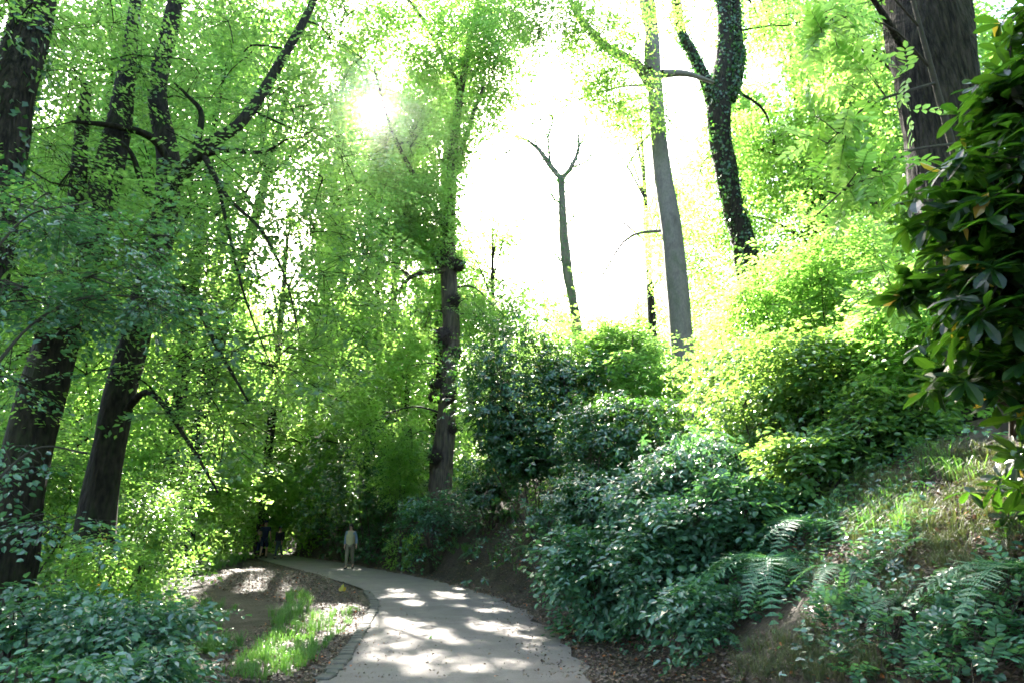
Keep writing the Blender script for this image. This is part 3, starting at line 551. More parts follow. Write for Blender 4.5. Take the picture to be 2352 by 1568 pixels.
# ================================================================== far wood
FAR = [(-34, 34, 20, 'left of the deep shade'), ]
fi = 0
flabels = ['bright green tree deep in the wood behind the two dark left trunks', 'yellow-green sunlit tree in the gap between the left trunks and the long bough', 'tall pale green tree behind the walkers at the path bend',
           'leafy tree rising behind the burred old trunk, on its left', 'low broad tree closing the path beyond the walkers', 'tree behind the white sky opening, lowest crown under the gap', 'glowing yellow-green tree behind the ivy-clad trunk',
           'broad sunlit tree between the ivy-clad trunk and the massive right trunk', 'far tree showing left of the massive right trunk near the top', 'distant crown filling the upper left corner', 'far tree on the extreme left behind the leaning vine trunk',
           'small far tree just right of the burred old trunk', 'far tree low on the right behind the sunlit shrubs', 'far tree at the top centre above the sun', 'far tree behind the smooth grey trunk', 'far tree on the right slope behind the rhododendrons', 'hazy tree far down the left of the path', 'hazy tree beyond the path end, right side']
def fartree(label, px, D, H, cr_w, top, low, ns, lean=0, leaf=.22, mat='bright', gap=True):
    x = (px-1176)/FPX*D/ (cp); z0 = zat(x, D); org = np.array([x, D, z0])
    T = thing('forest_tree', label, 'tree', org, 'trees of the wood behind')
    mb = MB(); r = H*.0105; C, rr = tube(mb, [org-[0, 0, .2], org+[lean*.3, 0, H*.35], org+[lean*.7, 0, H*.65], org+[lean, 0, H*.92]], [r*1.3, r, r*.7, r*.2], n=14, seg=8, bump=.06)
    nb = 9; tw = MB(); crn = MB()
    for i in range(nb):
        f = low+(top-low)*(i+.5)/nb; a = RNG.random()*6.28; w = cr_w*math.sin(math.pi*min(.95, .22+.75*(i+.5)/nb))*.8
        c = org+[lean*f, 0, H*f]+np.array([math.cos(a), math.sin(a), 0])*w*.75; R3 = np.array([w*.75, w*.75, H*.09+w*.12])
        tube(tw, [C[min(13, int(f*11))], (C[min(13, int(f*11))]+c)/2+[0, 0, .4], c], [r*.35, r*.25, r*.1], n=6, seg=5)
        S, O = ell(int(ns*2.5)//nb, c, R3)
        if gap:
            m = gapkeep(S, .4) & lit(S); S, O = S[m], O[m]
        spray(crn, None, S, O, 'far', leaf=leaf, size=1.7, k=22, flat=.7)
        if len(S): jj = RNG.integers(0, len(S), max(2, len(S)//14)); sticks(tw, np.repeat(c[None], len(jj), 0), S[jj], .022, .006, seg=3, sag=.08)
    mb.build('trunk', MT['bark'], T, True, org); tw.build('branches', MT['bark'], T, True, org); crn.build('crown', MT[mat], T, False, org)
for args in [(flabels[0], 60, 26, 19, 6, .98, .12, 620), (flabels[1], 330, 30, 20, 6, .98, .10, 620), (flabels[2], 640, 40, 22, 6.5, .95, .06, 620), (flabels[3], 860, 38, 20, 7, 1., .03, 760),
             (flabels[4], 500, 46, 16, 8, .95, .03, 620), (flabels[5], 1290, 46, 11, 7, 1., .25, 340), (flabels[6], 1740, 36, 19, 7, 1., .15, 640), (flabels[7], 1930, 28, 17, 6, 1., .12, 640),
             (flabels[8], 2120, 36, 20, 7, 1., .12, 560), (flabels[9], 240, 42, 27, 8, 1., .2, 620), (flabels[10], -180, 24, 19, 6, 1., .12, 520), (flabels[11], 1130, 34, 15, 4.5, 1., .3, 260),
             (flabels[12], 1560, 42, 17, 6, 1., .2, 400), (flabels[13], 780, 48, 30, 8, 1., .3, 520), (flabels[14], 1500, 52, 30, 7, 1., .45, 220), (flabels[15], 2350, 26, 16, 6, 1., .12, 460),
             ('leafy tree just left of the second big trunk, glowing between the trunks', 150, 18, 17, 4.5, 1., .12, 420, 0, .15), ('light tree right behind the long beech bough', 430, 21, 19, 4.6, 1., .22, 520, 0, .15),
             ('pale tree between the long bough and the sun, crown high', 450, 27, 24, 6.5, 1., .35, 640, 3, .17), ('spreading crown over the path bend, right of the sun', 900, 42, 26, 7, 1., .2, 760), ('upper crown arching left of the sky opening', 1010, 38, 27, 6, 1., .35, 560),
             ('dense tree behind the big dark leaning trunk at the left edge', -40, 17, 16, 4.5, 1., .1, 420, 0, .15), ('green tree on the rising slope between the shrubs and ivy-clad trunk', 2090, 25, 14, 4., 1., .1, 420, 0, .17), ('high crown at the top right beside the massive trunk', 2230, 20, 17, 3.6, 1., .4, 380, 0, .16),
             ('low leafy tree overhanging the far end of the path', 560, 40, 12, 5.5, 1., .12, 620), ('low leafy tree behind the path bend, just left of the shaded rhododendron', 770, 43, 14, 6, 1., .04, 700), 
             ('bushy tree showing between the burred old trunk and the walkers', 940, 37, 12, 5, 1., .06, 560), ('bushy tree filling the gap under the long beech bough', 380, 33, 13, 5.5, 1., .05, 560), ('broad crown behind the drooping beech twigs', 640, 38, 21, 6, 1., .42, 620),
             ('tall crown in the upper left between the leaning trunks', 200, 23, 24, 6, 1., .35, 640, 0, .16), ('high crown behind the top of the forked beech', 480, 30, 27, 7, 1., .45, 640, 0, .18), ('high crown above and left of the sun', 740, 45, 33, 6, 1., .45, 560, 0, .18),
             ('crown above the young ash at the top right', 1900, 30, 24, 7, 1., .4, 560, 0, .19), ('crown behind the bare forked tree, lowest on its right', 1470, 60, 15, 6, 1., .1, 300), (flabels[16], 150, 60, 24, 9, 1., .08, 520), (flabels[17], 720, 60, 20, 8, .95, .05, 420)]:
    fartree(*args)
w_ = MB(); wt = MB()
for i in range(46):      # the solid mass of wood farther off
    an = R_(RNG.uniform(-62, 60)); D = RNG.uniform(66, 100); x = math.tan(an)*D*.8
    px, py = proj(np.array([[x, D, 10]])); H = 13 if 1080 < px[0] < 1560 else RNG.uniform(17, 27)
    z0 = zat(x, D); tube(wt, [(x, D, z0-.3), (x+RNG.normal(0, .5), D, z0+H*.5), (x, D, z0+H*.9)], [.35, .25, .06], n=6, seg=6)
    S, O = ell(300, np.array([x, D, z0+H*.55]), np.array([7, 5, H*.5])); m = gapkeep(S, .4); S, O = S[m], O[m]
    spray(w_, None, S, O, 'far', leaf=.38, size=2.6, k=14, flat=.8)
fw = kind(w_.build('distant_wood', MT['bright']), 'stuff')
kind(wt.build('distant_trunks', MT['bark'], fw, True), 'stuff')

# the wood goes on overhead and behind the viewpoint
w_ = MB(); wt = MB()
for x, y, H in [(-9, 1, 19), (-4, -7, 20), (3, -9, 21), (9, -4, 18), (12, 4, 18), (-14, -6, 20), (16, -8, 20), (0, -18, 22), (-9, -18, 20), (-17, 6, 20), (17, 11, 17), (9, -18, 20)]:
    z0 = zat(x, y); tube(wt, [(x, y, z0-.3), (x+RNG.normal(0, .3), y, z0+H*.5), (x, y, z0+H*.9)], [.35, .25, .06], n=8, seg=8, bump=.05)
    S, O = ell(430, np.array([x, y, z0+H*.62]), np.array([5, 5, H*.3])); px, py = proj(S); m = (S[:, 1] < 1.5) | (np.abs(px-1176) > 1300) | (py < -120)
    spray(w_, None, S[m], O[m], 'far', leaf=.22, size=1.8, k=20, flat=.5)
fw = kind(w_.build('surrounding_wood', MT['bright']), 'stuff'); kind(wt.build('surrounding_trunks', MT['bark'], fw, True), 'stuff')

# ================================================================== shrubs on the bank and behind the path
SH = [
 # name, label, px, py, D, rx, ry, depth, n, kw
 ('rhododendron', 'big dark green rhododendron just right of the burred old trunk, flecked with yellow leaves', 1225, 955, 19, 150, 180, 1.7, 2300, dict(leaf=.15, k=8, odd=60, skirt=.1)),
 ('rhododendron', 'shaded rhododendron filling the hollow left of the burred old trunk', 860, 1080, 30, 130, 130, 2, 1000, dict(leaf=.17, k=8)),
 ('rhododendron', 'low blue-green rhododendron above the ferns behind the path bend', 790, 1165, 33, 90, 60, 1.5, 380, dict(leaf=.17, k=8)),
 ('rhododendron', 'pale glossy rhododendron in the middle of the right bank, below the smooth grey trunk', 1430, 1010, 13.5, 130, 110, 1.2, 760, dict(leaf=.13, k=8)),
 ('rhododendron', 'teal rhododendron half way up the bank under the pale glossy one', 1370, 1150, 12.2, 105, 80, .8, 440, dict(leaf=.12, k=8)),
 ('elder_bush', 'light green elder above and behind the dark rhododendron, under the dead tree', 1330, 830, 21, 120, 90, 1.4, 260, dict(shell=.35, kindn='spray', mat='bright', leaf=.12, k=22, size=.8)),
 ('elder_bush', 'sunlit elder around the foot of the smooth grey trunk', 1490, 890, 18, 90, 80, 1.2, 230, dict(shell=.35, kindn='spray', mat='bright', leaf=.11, k=22, size=.7)),
 ('laurel_bush', 'sun-bleached laurel right of the smooth grey trunk, glittering white', 1705, 880, 12, 120, 120, 1.1, 560, dict(leaf=.11, k=8, mat='privet', shell=.5)),
 ('hazel_bush', 'tall airy hazel in front of the ivy-clad trunk', 1770, 700, 13, 120, 95, 1.3, 260, dict(shell=.35, kindn='spray', mat='bright', leaf=.09, k=24, size=.6)),
 ('hazel_bush', 'broad yellow-green hazel left of the massive right trunk', 1920, 620, 12, 130, 140, 1.3, 280, dict(shell=.35, kindn='spray', mat='bright', leaf=.09, k=24, size=.6)),
 ('privet_bush', 'dense glossy privet in the middle right, dark twigs showing', 1850, 850, 9.5, 140, 110, 1., 300, dict(kindn='spray', shell=.4, mat='privet', leaf=.09, k=16, size=.5, shape='oval')),
 ('privet_bush', 'small-leaved privet under the hanging rhododendron, above the grassy bank', 2020, 960, 8.4, 110, 80, .8, 200, dict(kindn='spray', shell=.4, mat='privet', leaf=.08, k=15, size=.45, shape='oval')),
 ('laurel_bush', 'shaded glossy laurel between the pale rhododendron and the grassy bank', 1620, 1080, 10, 130, 90, .8, 420, dict(leaf=.11, k=8, mat='teal')),
 ('bramble_bush', 'teal bramble mound at the foot of the bank beside the leaf litter', 1360, 1290, 10.8, 95, 90, .7, 176, dict(kindn='spray', shell=.4, mat='teal', leaf=.11, k=13, size=.6, shape='oval')),
 ('bramble_bush', 'bramble sprawling down the bank right of the foot-of-bank mound', 1520, 1260, 9.4, 100, 105, .7, 204, dict(kindn='spray', shell=.4, mat='teal', leaf=.10, k=13, size=.6, shape='oval')),
 ('bramble_bush', 'bramble climbing above the big fern on the right bank', 1680, 1180, 8.8, 130, 70, .6, 230, dict(kindn='spray', mat='teal', leaf=.095, k=13, size=.42, shape='oval')),
 ('bramble_bush', 'thin bramble trailing below the bank left of the big fern', 1610, 1385, 7.8, 70, 45, .4, 90, dict(kindn='spray', mat='teal', leaf=.085, k=12, size=.4, shape='oval')),
 ('rhododendron', 'small rhododendron in the hollow between the old trunk and the big dark one', 1130, 1110, 23, 60, 60, 1.1, 420, dict(leaf=.15, k=8, skirt=.1)),
 ('laurel_bush', 'glittering laurel filling the bank under the hazels, right of the smooth grey trunk', 1760, 960, 10.5, 120, 90, .9, 380, dict(leaf=.11, k=8, mat='privet', shell=.5)),
 ('elder_bush', 'pale elder half hiding the foot of the ivy-clad trunk', 1705, 760, 16, 80, 70, 1.2, 230, dict(shell=.35, kindn='spray', mat='bright', leaf=.11, k=22, size=.7)),
 ('elder_bush', 'green elder just left of the smooth grey trunk, below the sky opening', 1420, 800, 19, 90, 70, 1.2, 230, dict(shell=.35, kindn='spray', mat='beech', leaf=.12, k=22, size=.7)),
 ('elder_bush', 'young elder against the foot of the burred old trunk, on its left', 925, 1090, 26, 50, 70, .9, 130, dict(shell=.35, kindn='spray', mat='bright', leaf=.12, k=22, size=.7)),
 ('elder_bush', 'low teal elder spreading over the hump under the burred old trunk', 1000, 1175, 24, 80, 35, .8, 110, dict(shell=.35, kindn='spray', mat='teal', leaf=.12, k=18, size=.6)),
 ('bramble_bush', 'bramble linking the pale rhododendron and the shaded laurel on the bank', 1540, 1130, 10.6, 110, 70, .7, 260, dict(kindn='spray', mat='teal', leaf=.1, k=13, size=.48, shape='oval')),
 ('bramble_bush', 'glinting bramble along the top of the grassy bank under the privets', 1880, 1030, 8.6, 140, 40, .6, 150, dict(kindn='spray', mat='privet', leaf=.09, k=14, size=.42, shape='oval')),
 ('privet_bush', 'tall sunlit privet between the hazels and the near rhododendron', 2060, 780, 8.6, 100, 140, .9, 330, dict(kindn='spray', mat='bright', leaf=.08, k=18, size=.45, shape='oval')),
 ('bramble_bush', 'dark low bramble under the near large-leaved rhododendron at the right edge', 2290, 1180, 6.6, 110, 50, .5, 110, dict(kindn='spray', shell=.3, mat='teal', leaf=.075, k=13, size=.4, shape='oval')),
 ('bramble_bush', 'trailing bramble in the middle of the grassy bank above the large fern', 1960, 1210, 7.6, 90, 34, .4, 60, dict(kindn='spray', shell=.3, mat='teal', leaf=.075, k=13, size=.4, shape='oval')),
 ('rhododendron', 'shaded rhododendron sprig at the top of the bare litter slope', 1260, 1190, 15.5, 50, 40, .6, 60, dict(leaf=.14, k=8)),
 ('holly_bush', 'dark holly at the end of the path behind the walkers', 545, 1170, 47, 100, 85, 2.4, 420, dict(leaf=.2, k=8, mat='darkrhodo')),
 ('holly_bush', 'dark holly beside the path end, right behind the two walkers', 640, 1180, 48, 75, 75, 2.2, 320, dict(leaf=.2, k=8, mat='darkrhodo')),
 ('hazel_bush', 'bright hazel leaning over the path left of the walkers', 345, 1110, 19, 100, 105, 1.6, 230, dict(shell=.35, kindn='spray', mat='bright', leaf=.11, k=22, size=.8)),
 ('hazel_bush', 'sunlit hazel between the second left trunk and the mound', 330, 1190, 15, 90, 90, 1.2, 150, dict(shell=.35, kindn='spray', mat='beech', leaf=.10, k=22, size=.7)),
 ('hazel_bush', 'glowing hazel hanging behind the path, left of the shaded rhododendron', 640, 1050, 46, 120, 90, 2, 230, dict(shell=.35, kindn='spray', mat='bright', leaf=.16, k=22, size=1.1)),
 ('hazel_bush', 'dark green hazel at the left edge behind the thick leaning trunk', 60, 1080, 14, 140, 120, 1.4, 220, dict(shell=.35, kindn='spray', mat='beech', leaf=.10, k=22, size=.7)),
 ('bramble_bush', 'large shaded bramble patch in the lower left corner', 90, 1550, 5.6, 180, 45, .6, 34, dict(shell=.2, kindn='spray', mat='teal', leaf=.085, k=13, size=.45, shape='oval')),
 ('bramble_bush', 'bramble with white glinting leaves in front of the second left trunk', 290, 1425, 8.4, 130, 42, .7, 90, dict(shell=.2, kindn='spray', mat='teal', leaf=.095, k=15, size=.5, shape='oval')),
 ('bramble_bush', 'bramble thicket at the foot of the thick leaning trunk', 60, 1405, 8.6, 130, 48, .8, 80, dict(shell=.2, kindn='spray', mat='teal', leaf=.1, k=14, size=.5, shape='oval')),
 ('bramble_bush', 'low bramble edge between the grass verge and the lower left bramble', 370, 1520, 6.8, 70, 35, .4, 36, dict(shell=.2, kindn='spray', mat='teal', leaf=.095, k=13, size=.42, shape='oval')),
 ('privet_bush', 'sunlit privet with golden leaves at the base of the second left trunk', 250, 1300, 10.2, 90, 60, .6, 130, dict(kindn='spray', mat='bright', leaf=.06, k=20, size=.4, shape='oval', odd=60)),
]
for nm, lb, px, py, D, rx, ry, dep, ns, kw in SH:
    shrub(nm, lb, nm.split('_')[-1] if '_' in nm else 'shrub', px, py, D, rx, ry, dep, ns, **kw)
ug = MB()
def mass(n, x0, x1, y0, y1, cond, H, leaf, size, k):
    P = np.column_stack([RNG.uniform(x0, x1, n), RNG.uniform(y0, y1, n)]); dr = sdist(P, RE); dl = -sdist(P, LE); m = cond(P, dr, dl); P = P[m]
    hh = H*(.45+.55*nz(P[:, 0], P[:, 1], .8, 4.)); Z = height(P)+RNG.random(len(P))**.8*np.clip(hh, .15, None); S = np.column_stack([P, Z])
    spray(ug, None, S, unit(RNG.normal(0, 1, (len(S), 3))), 'far', leaf=leaf, size=size, k=k, flat=.4, cull=False)
mass(2600, -4, 16, 16, 40, lambda P, dr, dl: (dr > 3.6+.6*np.sin(P[:, 1])), 3.0, .14, .9, 20)
mass(2600, -40, 10, 36, 66, lambda P, dr, dl: (dr > 1.2), 3.2, .2, 1.3, 20)
mass(2000, -26, -6, 13, 34, lambda P, dr, dl: (dl > 4.4+.8*np.sin(P[:, 1]*.7)), 2.6, .13, .9, 20)
mass(1200, 2, 16, 6, 16, lambda P, dr, dl: (dr > 5.2), 2.4, .1, .7, 20)
kind(ug.build('undergrowth', MT['beech']), 'stuff')
# the near large-leaved rhododendron on the right
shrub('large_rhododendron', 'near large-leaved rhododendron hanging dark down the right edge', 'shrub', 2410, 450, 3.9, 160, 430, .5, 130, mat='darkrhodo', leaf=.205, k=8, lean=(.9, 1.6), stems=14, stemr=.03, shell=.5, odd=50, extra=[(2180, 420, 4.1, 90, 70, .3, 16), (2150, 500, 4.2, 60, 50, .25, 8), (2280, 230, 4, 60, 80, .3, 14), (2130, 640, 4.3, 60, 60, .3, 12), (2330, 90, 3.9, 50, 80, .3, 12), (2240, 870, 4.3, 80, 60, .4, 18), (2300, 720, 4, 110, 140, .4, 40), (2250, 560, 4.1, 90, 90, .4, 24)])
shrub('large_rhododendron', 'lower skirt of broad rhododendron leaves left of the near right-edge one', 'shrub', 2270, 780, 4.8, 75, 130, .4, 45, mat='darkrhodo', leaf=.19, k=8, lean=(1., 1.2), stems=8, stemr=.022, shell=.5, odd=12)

# ================================================================== ferns
def fern(label, bx, by, nf, L, group='ferns on the bank', mat='fern', tilt=.9, face=None, spread=6.28):
    org = np.array([bx, by, zat(bx, by)]); T = thing('fern', label, 'fern', org, group)
    for f in range(nf):
        mb = MB(); a = (face if face is not None else 0)+spread*(f+RNG.uniform(-.3, .3))/nf-(spread/2 if face is not None else 0); l = L*RNG.uniform(.75, 1.1)
        out = np.array([math.cos(a), math.sin(a), 0]); S = np.array([-math.sin(a), math.cos(a), 0])
        n = 30; t = np.linspace(0, 1, n); hgt = l*tilt*(1.0*t-1.22*t*t); rr = l*(.25*t+.72*t**1.4)
        C = org+out*rr[:, None]+np.array([0, 0, 1.])*hgt[:, None]+S*(l*RNG.uniform(-.16, .16)*t**1.6+.05*l*np.sin(t*3+f))[:, None]
        tg = unit(np.gradient(C, axis=0)); N = np.cross(tg, S); N *= np.sign(N[:, 2:3]+1e-6)
        tube(mb, C[::5], np.linspace(.006, .0015, len(C[::5])), n=12, seg=4)
        prof = np.clip(np.sin(np.clip((t-.08)/.92, 0, 1)**.75*math.pi*.97), 0, 1)*.21*l+.008
        for sd in (-1, 1):
            P = C[3:]; Sd = np.cross(tg, N)[3:]*sd; Lp = prof[3:]*RNG.uniform(.9, 1.08, n-3)
            A = Sd+tg[3:]*.35+RNG.normal(0, .13, (n-3, 3))
            if Lp.max() > .06:     # each leaflet carries its own small teeth
                A = unit(A)
                for qd in np.linspace(.05, .85, 7):
                    for s2 in (-1, 1):
                        leaves(mb, P+A*(Lp*qd)[:, None]-N[3:]*(.18*Lp*qd*qd)[:, None], tg[3:]*s2+A*.55, N[3:]+RNG.normal(0, .1, (n-3, 3)), np.maximum(.022*l*(1.05-qd), .006), .016*l*(1.1-qd)+.004, 'rhomb', np.full(n-3, RNG.random()))
                leaves(mb, P, A, N[3:], Lp, .014*l, 'rhomb')
            else: leaves(mb, P, A, N[3:]+RNG.normal(0, .1, (n-3, 3)), Lp, .032*l, 'rhomb')
        mb.build('frond', MT[mat], T, False, org)
p = gnd(1790, 1345); fern('large fern with long arching fronds in the middle of the right bank', p[0], p[1], 13, 1.08, tilt=1.25)
p = gnd(1700, 1290); fern('fern with drooping fronds just left of the large one', p[0], p[1], 9, .95, tilt=1.2)
p = gnd(1880, 1240); fern('upright fern behind the large one, on the right', p[0], p[1], 8, .95, tilt=1.3)
p = gnd(2400, 1350); fern('single bright fern frond reaching in from the right edge', p[0]-.05, p[1], 3, .75, face=R_(185), spread=1.2)
p = gnd(2150, 1260); fern('tiny fern sprig on the dark grassy bank', p[0], p[1], 4, .3)
for (px, py), L, lb in [((1960, 1330), .55, 'small upright fern right of the large one on the bank'), ((2080, 1400), .45, 'little fern above the wild roses at the lower right'), ((1640, 1440), .45, 'lowest fern, at the foot of the bank under the large one'), ((1100, 1215), .7, 'fern at the foot of the dark rhododendron right of the old trunk'), ((1045, 1228), .6, 'fern below the burred old trunk'), ((1150, 1190), .7, 'fern hanging over the top of the bare litter slope'),
                        ((1090, 1275), .55, 'fern low on the slope above the path bend'), ((900, 1235), .9, 'fern between the walker in the vest and the mossy root'), ((860, 1222), .9, 'fern directly behind the walker in the vest'),
                        ((820, 1232), .9, 'fern left of the walker in the vest'), ((780, 1238), .9, 'fern half way between the vest walker and the two men'), ((745, 1248), .8, 'fern low beside the far path edge'), ((720, 1236), .9, 'fern near the men, on the bank'),
                        ((870, 1255), .7, 'small fern at the path edge behind the vest walker'), ((940, 1262), .6, 'fern left of the mossy root'), ((990, 1215), .7, 'fern on the hump beside the old trunk'), ((1450, 1390), .45, 'small fern below the bramble at the foot of the bank'),
                        ((1620, 1370), .5, 'small fern left of the large fern, low on the bank'), ((1560, 1200), .6, 'fern among the brambles high on the bank'), ((800, 1210), .9, 'fern highest on the bank behind the path bend'), ((690, 1245), .8, 'fern just right of the man in black'),
                        ((930, 1200), .8, 'fern up the bank left of the old trunk'), ((1210, 1260), .5, 'fern at the foot of the bare slope beside the bramble')]:
    q = gnd(px, py); fern(lb, q[0], q[1], int(RNG.integers(7, 10)), L)

# low compound-leaved roses at the lower right
def rose(label, px, py, ns, R):
    p = gnd(px, py); org = np.array([p[0], p[1], zat(p[0], p[1])]); T = thing('wild_rose', label, 'shrub', org, 'wild roses at the foot of the bank'); cr = MB(); tw = MB()
    a = RNG.random(ns)*6.28; r = R*RNG.random(ns)**.6; P = org+np.column_stack([np.cos(a)*r, np.sin(a)*r*.8, 0*a]); P[:, 2] = height(P[:, :2])+RNG.uniform(.06, .36, ns)*(1-.5*r/R)
    sticks(tw, np.repeat(org[None], ns, 0)+RNG.normal(0, .05, (ns, 3))*[1, 1, 0], P, .004, .002, sag=.2)
    for rep in range(3):
        A = np.column_stack([np.cos(a), np.sin(a), .25+0*a])+RNG.normal(0, .5, (ns, 3)); pinnate(cr, P, A, np.array([0, 0, 1.])+RNG.normal(0, .25, (ns, 3)), 3, RNG.uniform(.09, .15, ns), .032, .05, 'oval', RNG.random(ns), tw)
    tw.build('stems', MT['twig'], T, True, org); cr.build('foliage', MT['teal'], T, False, org)
rose('low wild rose with rounded blue-green leaflets in the lower right corner', 2270, 1520, 60, .5)
rose('wild rose left of the corner one, under the grassy bank', 2060, 1480, 40, .4)
rose('sparse wild rose below the large fern', 1960, 1400, 34, .3)
rose('small wild rose at the right edge under the single frond', 2340, 1440, 34, .3)
rose('low wild rose seedlings at the bottom of the bank beside the litter', 1700, 1440, 40, .4)
rose('tiny pale green seedling in the litter strip right of the path', 1430, 1478, 12, .14)

# ================================================================== grass
def tufts(mb, C, per, L, spread=.07, wid=.007, arch=.6):
    n = len(C); 
    if n == 0: return
    k = per; a = RNG.random((n, k))*6.28; out = np.stack([np.cos(a), np.sin(a), 0*a], -1); l = (L*RNG.uniform(.5, 1.15, (n, k)))[..., None]
    l = l*(.55+.6*RNG.random((n, 1, 1)))*1.1
    B = C[:, None]+out*RNG.random((n, k, 1))*spread; bend = RNG.uniform(.3, 1.2, (n, k, 1))*arch
    pts = [B, B+np.array([0, 0, 1.])*l*.45+out*l*.13*bend, B+np.array([0, 0, 1.])*l*(.78-.12*bend)+out*l*.42*bend, B+np.array([0, 0, 1.])*l*(.86-.5*bend)+out*l*.85*bend]
    S = np.stack([-out[..., 1], out[..., 0], 0*out[..., 0]], -1); S = unit(S+RNG.normal(0, .35, S.shape)); ws = [wid*.8, wid, wid*.75]
    V = []
    for p, w in zip(pts[:3], ws): V += [p-S*w/2, p+S*w/2]
    V.append(pts[3]); V = np.stack(V, 2).reshape(-1, 7, 3); off = np.arange(len(V))[:, None, None]*7
    cl = np.repeat(RNG.random(n)*.6, k)+RNG.random(n*k)*.4
    mb.add(V.reshape(-1, 3), (np.array([[0, 1, 3, 2], [2, 3, 5, 4]])[None]+off).reshape(-1, 4), (np.array([[4, 5, 6]])[None]+off).reshape(-1, 3), np.repeat(cl, 7))
def scatter(poly, n):
    """random ground points whose picture position falls inside a polygon"""
    poly = np.array(poly, float); G = []
    for _ in range(40):
        x = RNG.uniform(poly[:, 0].min(), poly[:, 0].max(), 400); y = RNG.uniform(poly[:, 1].min(), poly[:, 1].max(), 400); ins = np.zeros(400, bool); j = len(poly)-1
        for i in range(len(poly)):
            c = ((poly[i, 1] > y) != (poly[j, 1] > y)) & (x < (poly[j, 0]-poly[i, 0])*(y-poly[i, 1])/(poly[j, 1]-poly[i, 1]+1e-9)+poly[i, 0]); ins ^= c; j = i
        for a, b in zip(x[ins], y[ins]): G.append((a, b))
        if len(G) >= n: break
    G = G[:n]; ts = 3.2*1.022**np.arange(130); out = []
    R = np.array([ray(*g) for g in G]); Q = np.array([0, 0, EYE])+ts[None, :, None]*R[:, None]
    H = height(Q.reshape(-1, 3)[:, :2]).reshape(Q.shape[:2]); below = Q[..., 2] < H
    k = below.argmax(1); ok = below.any(1) & (k > 0); P = Q[np.arange(len(G)), k]; P0 = Q[np.arange(len(G)), np.maximum(k-1, 0)]
    d1 = (H-Q[..., 2])[np.arange(len(G)), k]; d0 = (Q[..., 2]-H)[np.arange(len(G)), np.maximum(k-1, 0)]; f = (d0/(d0+d1+1e-9))[:, None]
    P = (P0*(1-f)+P*f)[ok]; P[:, 2] = height(P[:, :2]); return P
gr = MB()
for poly, n, per, L in [([(500, 1568), (560, 1500), (640, 1440), (700, 1420), (800, 1385), (822, 1405), (790, 1450), (740, 1500), (690, 1568)], 170, 20, .19),
                        ([(600, 1440), (660, 1370), (700, 1365), (720, 1400), (660, 1440)], 50, 26, .26), ([(450, 1490), (500, 1470), (560, 1490), (540, 1510), (460, 1512)], 14, 46, .22),
                        ([(350, 1440), (450, 1380), (560, 1400), (540, 1440), (440, 1460), (380, 1500)], 60, 24, .22), ([(280, 1568), (380, 1500), (470, 1545), (500, 1568)], 40, 26, .18), ([(0, 1568), (60, 1440), (300, 1420), (420, 1480), (380, 1568)], 80, 24, .24), ([(400, 1310), (450, 1260), (540, 1255), (580, 1280), (540, 1300), (440, 1325)], 330, 22, .42),
                        ([(1700, 1100), (1950, 1080), (2120, 1150), (2150, 1230), (1980, 1250), (1760, 1200)], 45, 22, .26), ([(1550, 1180), (1700, 1150), (1760, 1240), (1600, 1260)], 60, 24, .22), ([(2100, 1030), (2250, 1040), (2260, 1110), (2100, 1110)], 16, 24, .24),
                        ([(900, 1230), (1060, 1230), (1090, 1270), (960, 1290), (880, 1280)], 80, 22, .26), ([(1080, 1180), (1260, 1160), (1240, 1290), (1120, 1290)], 60, 18, .2)]:
    C = scatter(poly, n); C = C[~inside(C)]; tufts(gr, C, per, L)
kind(gr.build('grass', MT['grass']), 'stuff')
gr = MB()
for poly, n, per, L in [([(1750, 1250), (1950, 1230), (2200, 1100), (2352, 1130), (2352, 1400), (2100, 1420), (1880, 1420)], 240, 26, .17), ([(1680, 1568), (1720, 1470), (1860, 1440), (2000, 1500), (2050, 1568)], 110, 26, .17), ([(1720, 1110), (1950, 1090), (2120, 1120), (2150, 1230), (1850, 1240)], 150, 26, .24), ([(2090, 1030), (2352, 1040), (2352, 1120), (2100, 1110)], 60, 24, .2), ([(1600, 1230), (1700, 1200), (1740, 1300), (1620, 1320)], 30, 20, .2)]:
    C = scatter(poly, n); tufts(gr, C, per, L, wid=.004, arch=.9)
kind(gr.build('dry_grass', MT['drygrass']), 'stuff')

# low ground cover of seedlings and ivy on the bank and verge
gc = MB()
for poly, n in [([(1230, 1180), (1700, 1060), (2100, 1000), (2120, 1250), (1900, 1400), (1500, 1450), (1260, 1380)], 800), ([(0, 1300), (420, 1290), (460, 1400), (400, 1568), (0, 1568)], 600), ([(700, 1180), (1000, 1180), (1040, 1260), (930, 1290), (700, 1270)], 420),
                ([(1060, 1180), (1240, 1180), (1240, 1320), (1120, 1290)], 90), ([(350, 1240), (560, 1230), (560, 1270), (400, 1300)], 160), ([(1900, 1400), (2352, 1300), (2352, 1568), (1800, 1568)], 150)]:
    C = scatter(poly, n); C = C[~inside(C)]; m = len(C)
    for rep in range(7):
        P = C+RNG.normal(0, .09, (m, 3))*[1, 1, 0]; P[:, 2] = height(P[:, :2])+RNG.uniform(.02, .16, m)
        leaves(gc, P, RNG.normal(0, 1, (m, 3))*[1, 1, .3], np.array([0, -.25, 1.])+RNG.normal(0, .35, (m, 3)), RNG.uniform(.04, .08, m), RNG.uniform(.03, .05, m), 'oval')
kind(gc.build('ground_cover', MT['teal']), 'stuff')

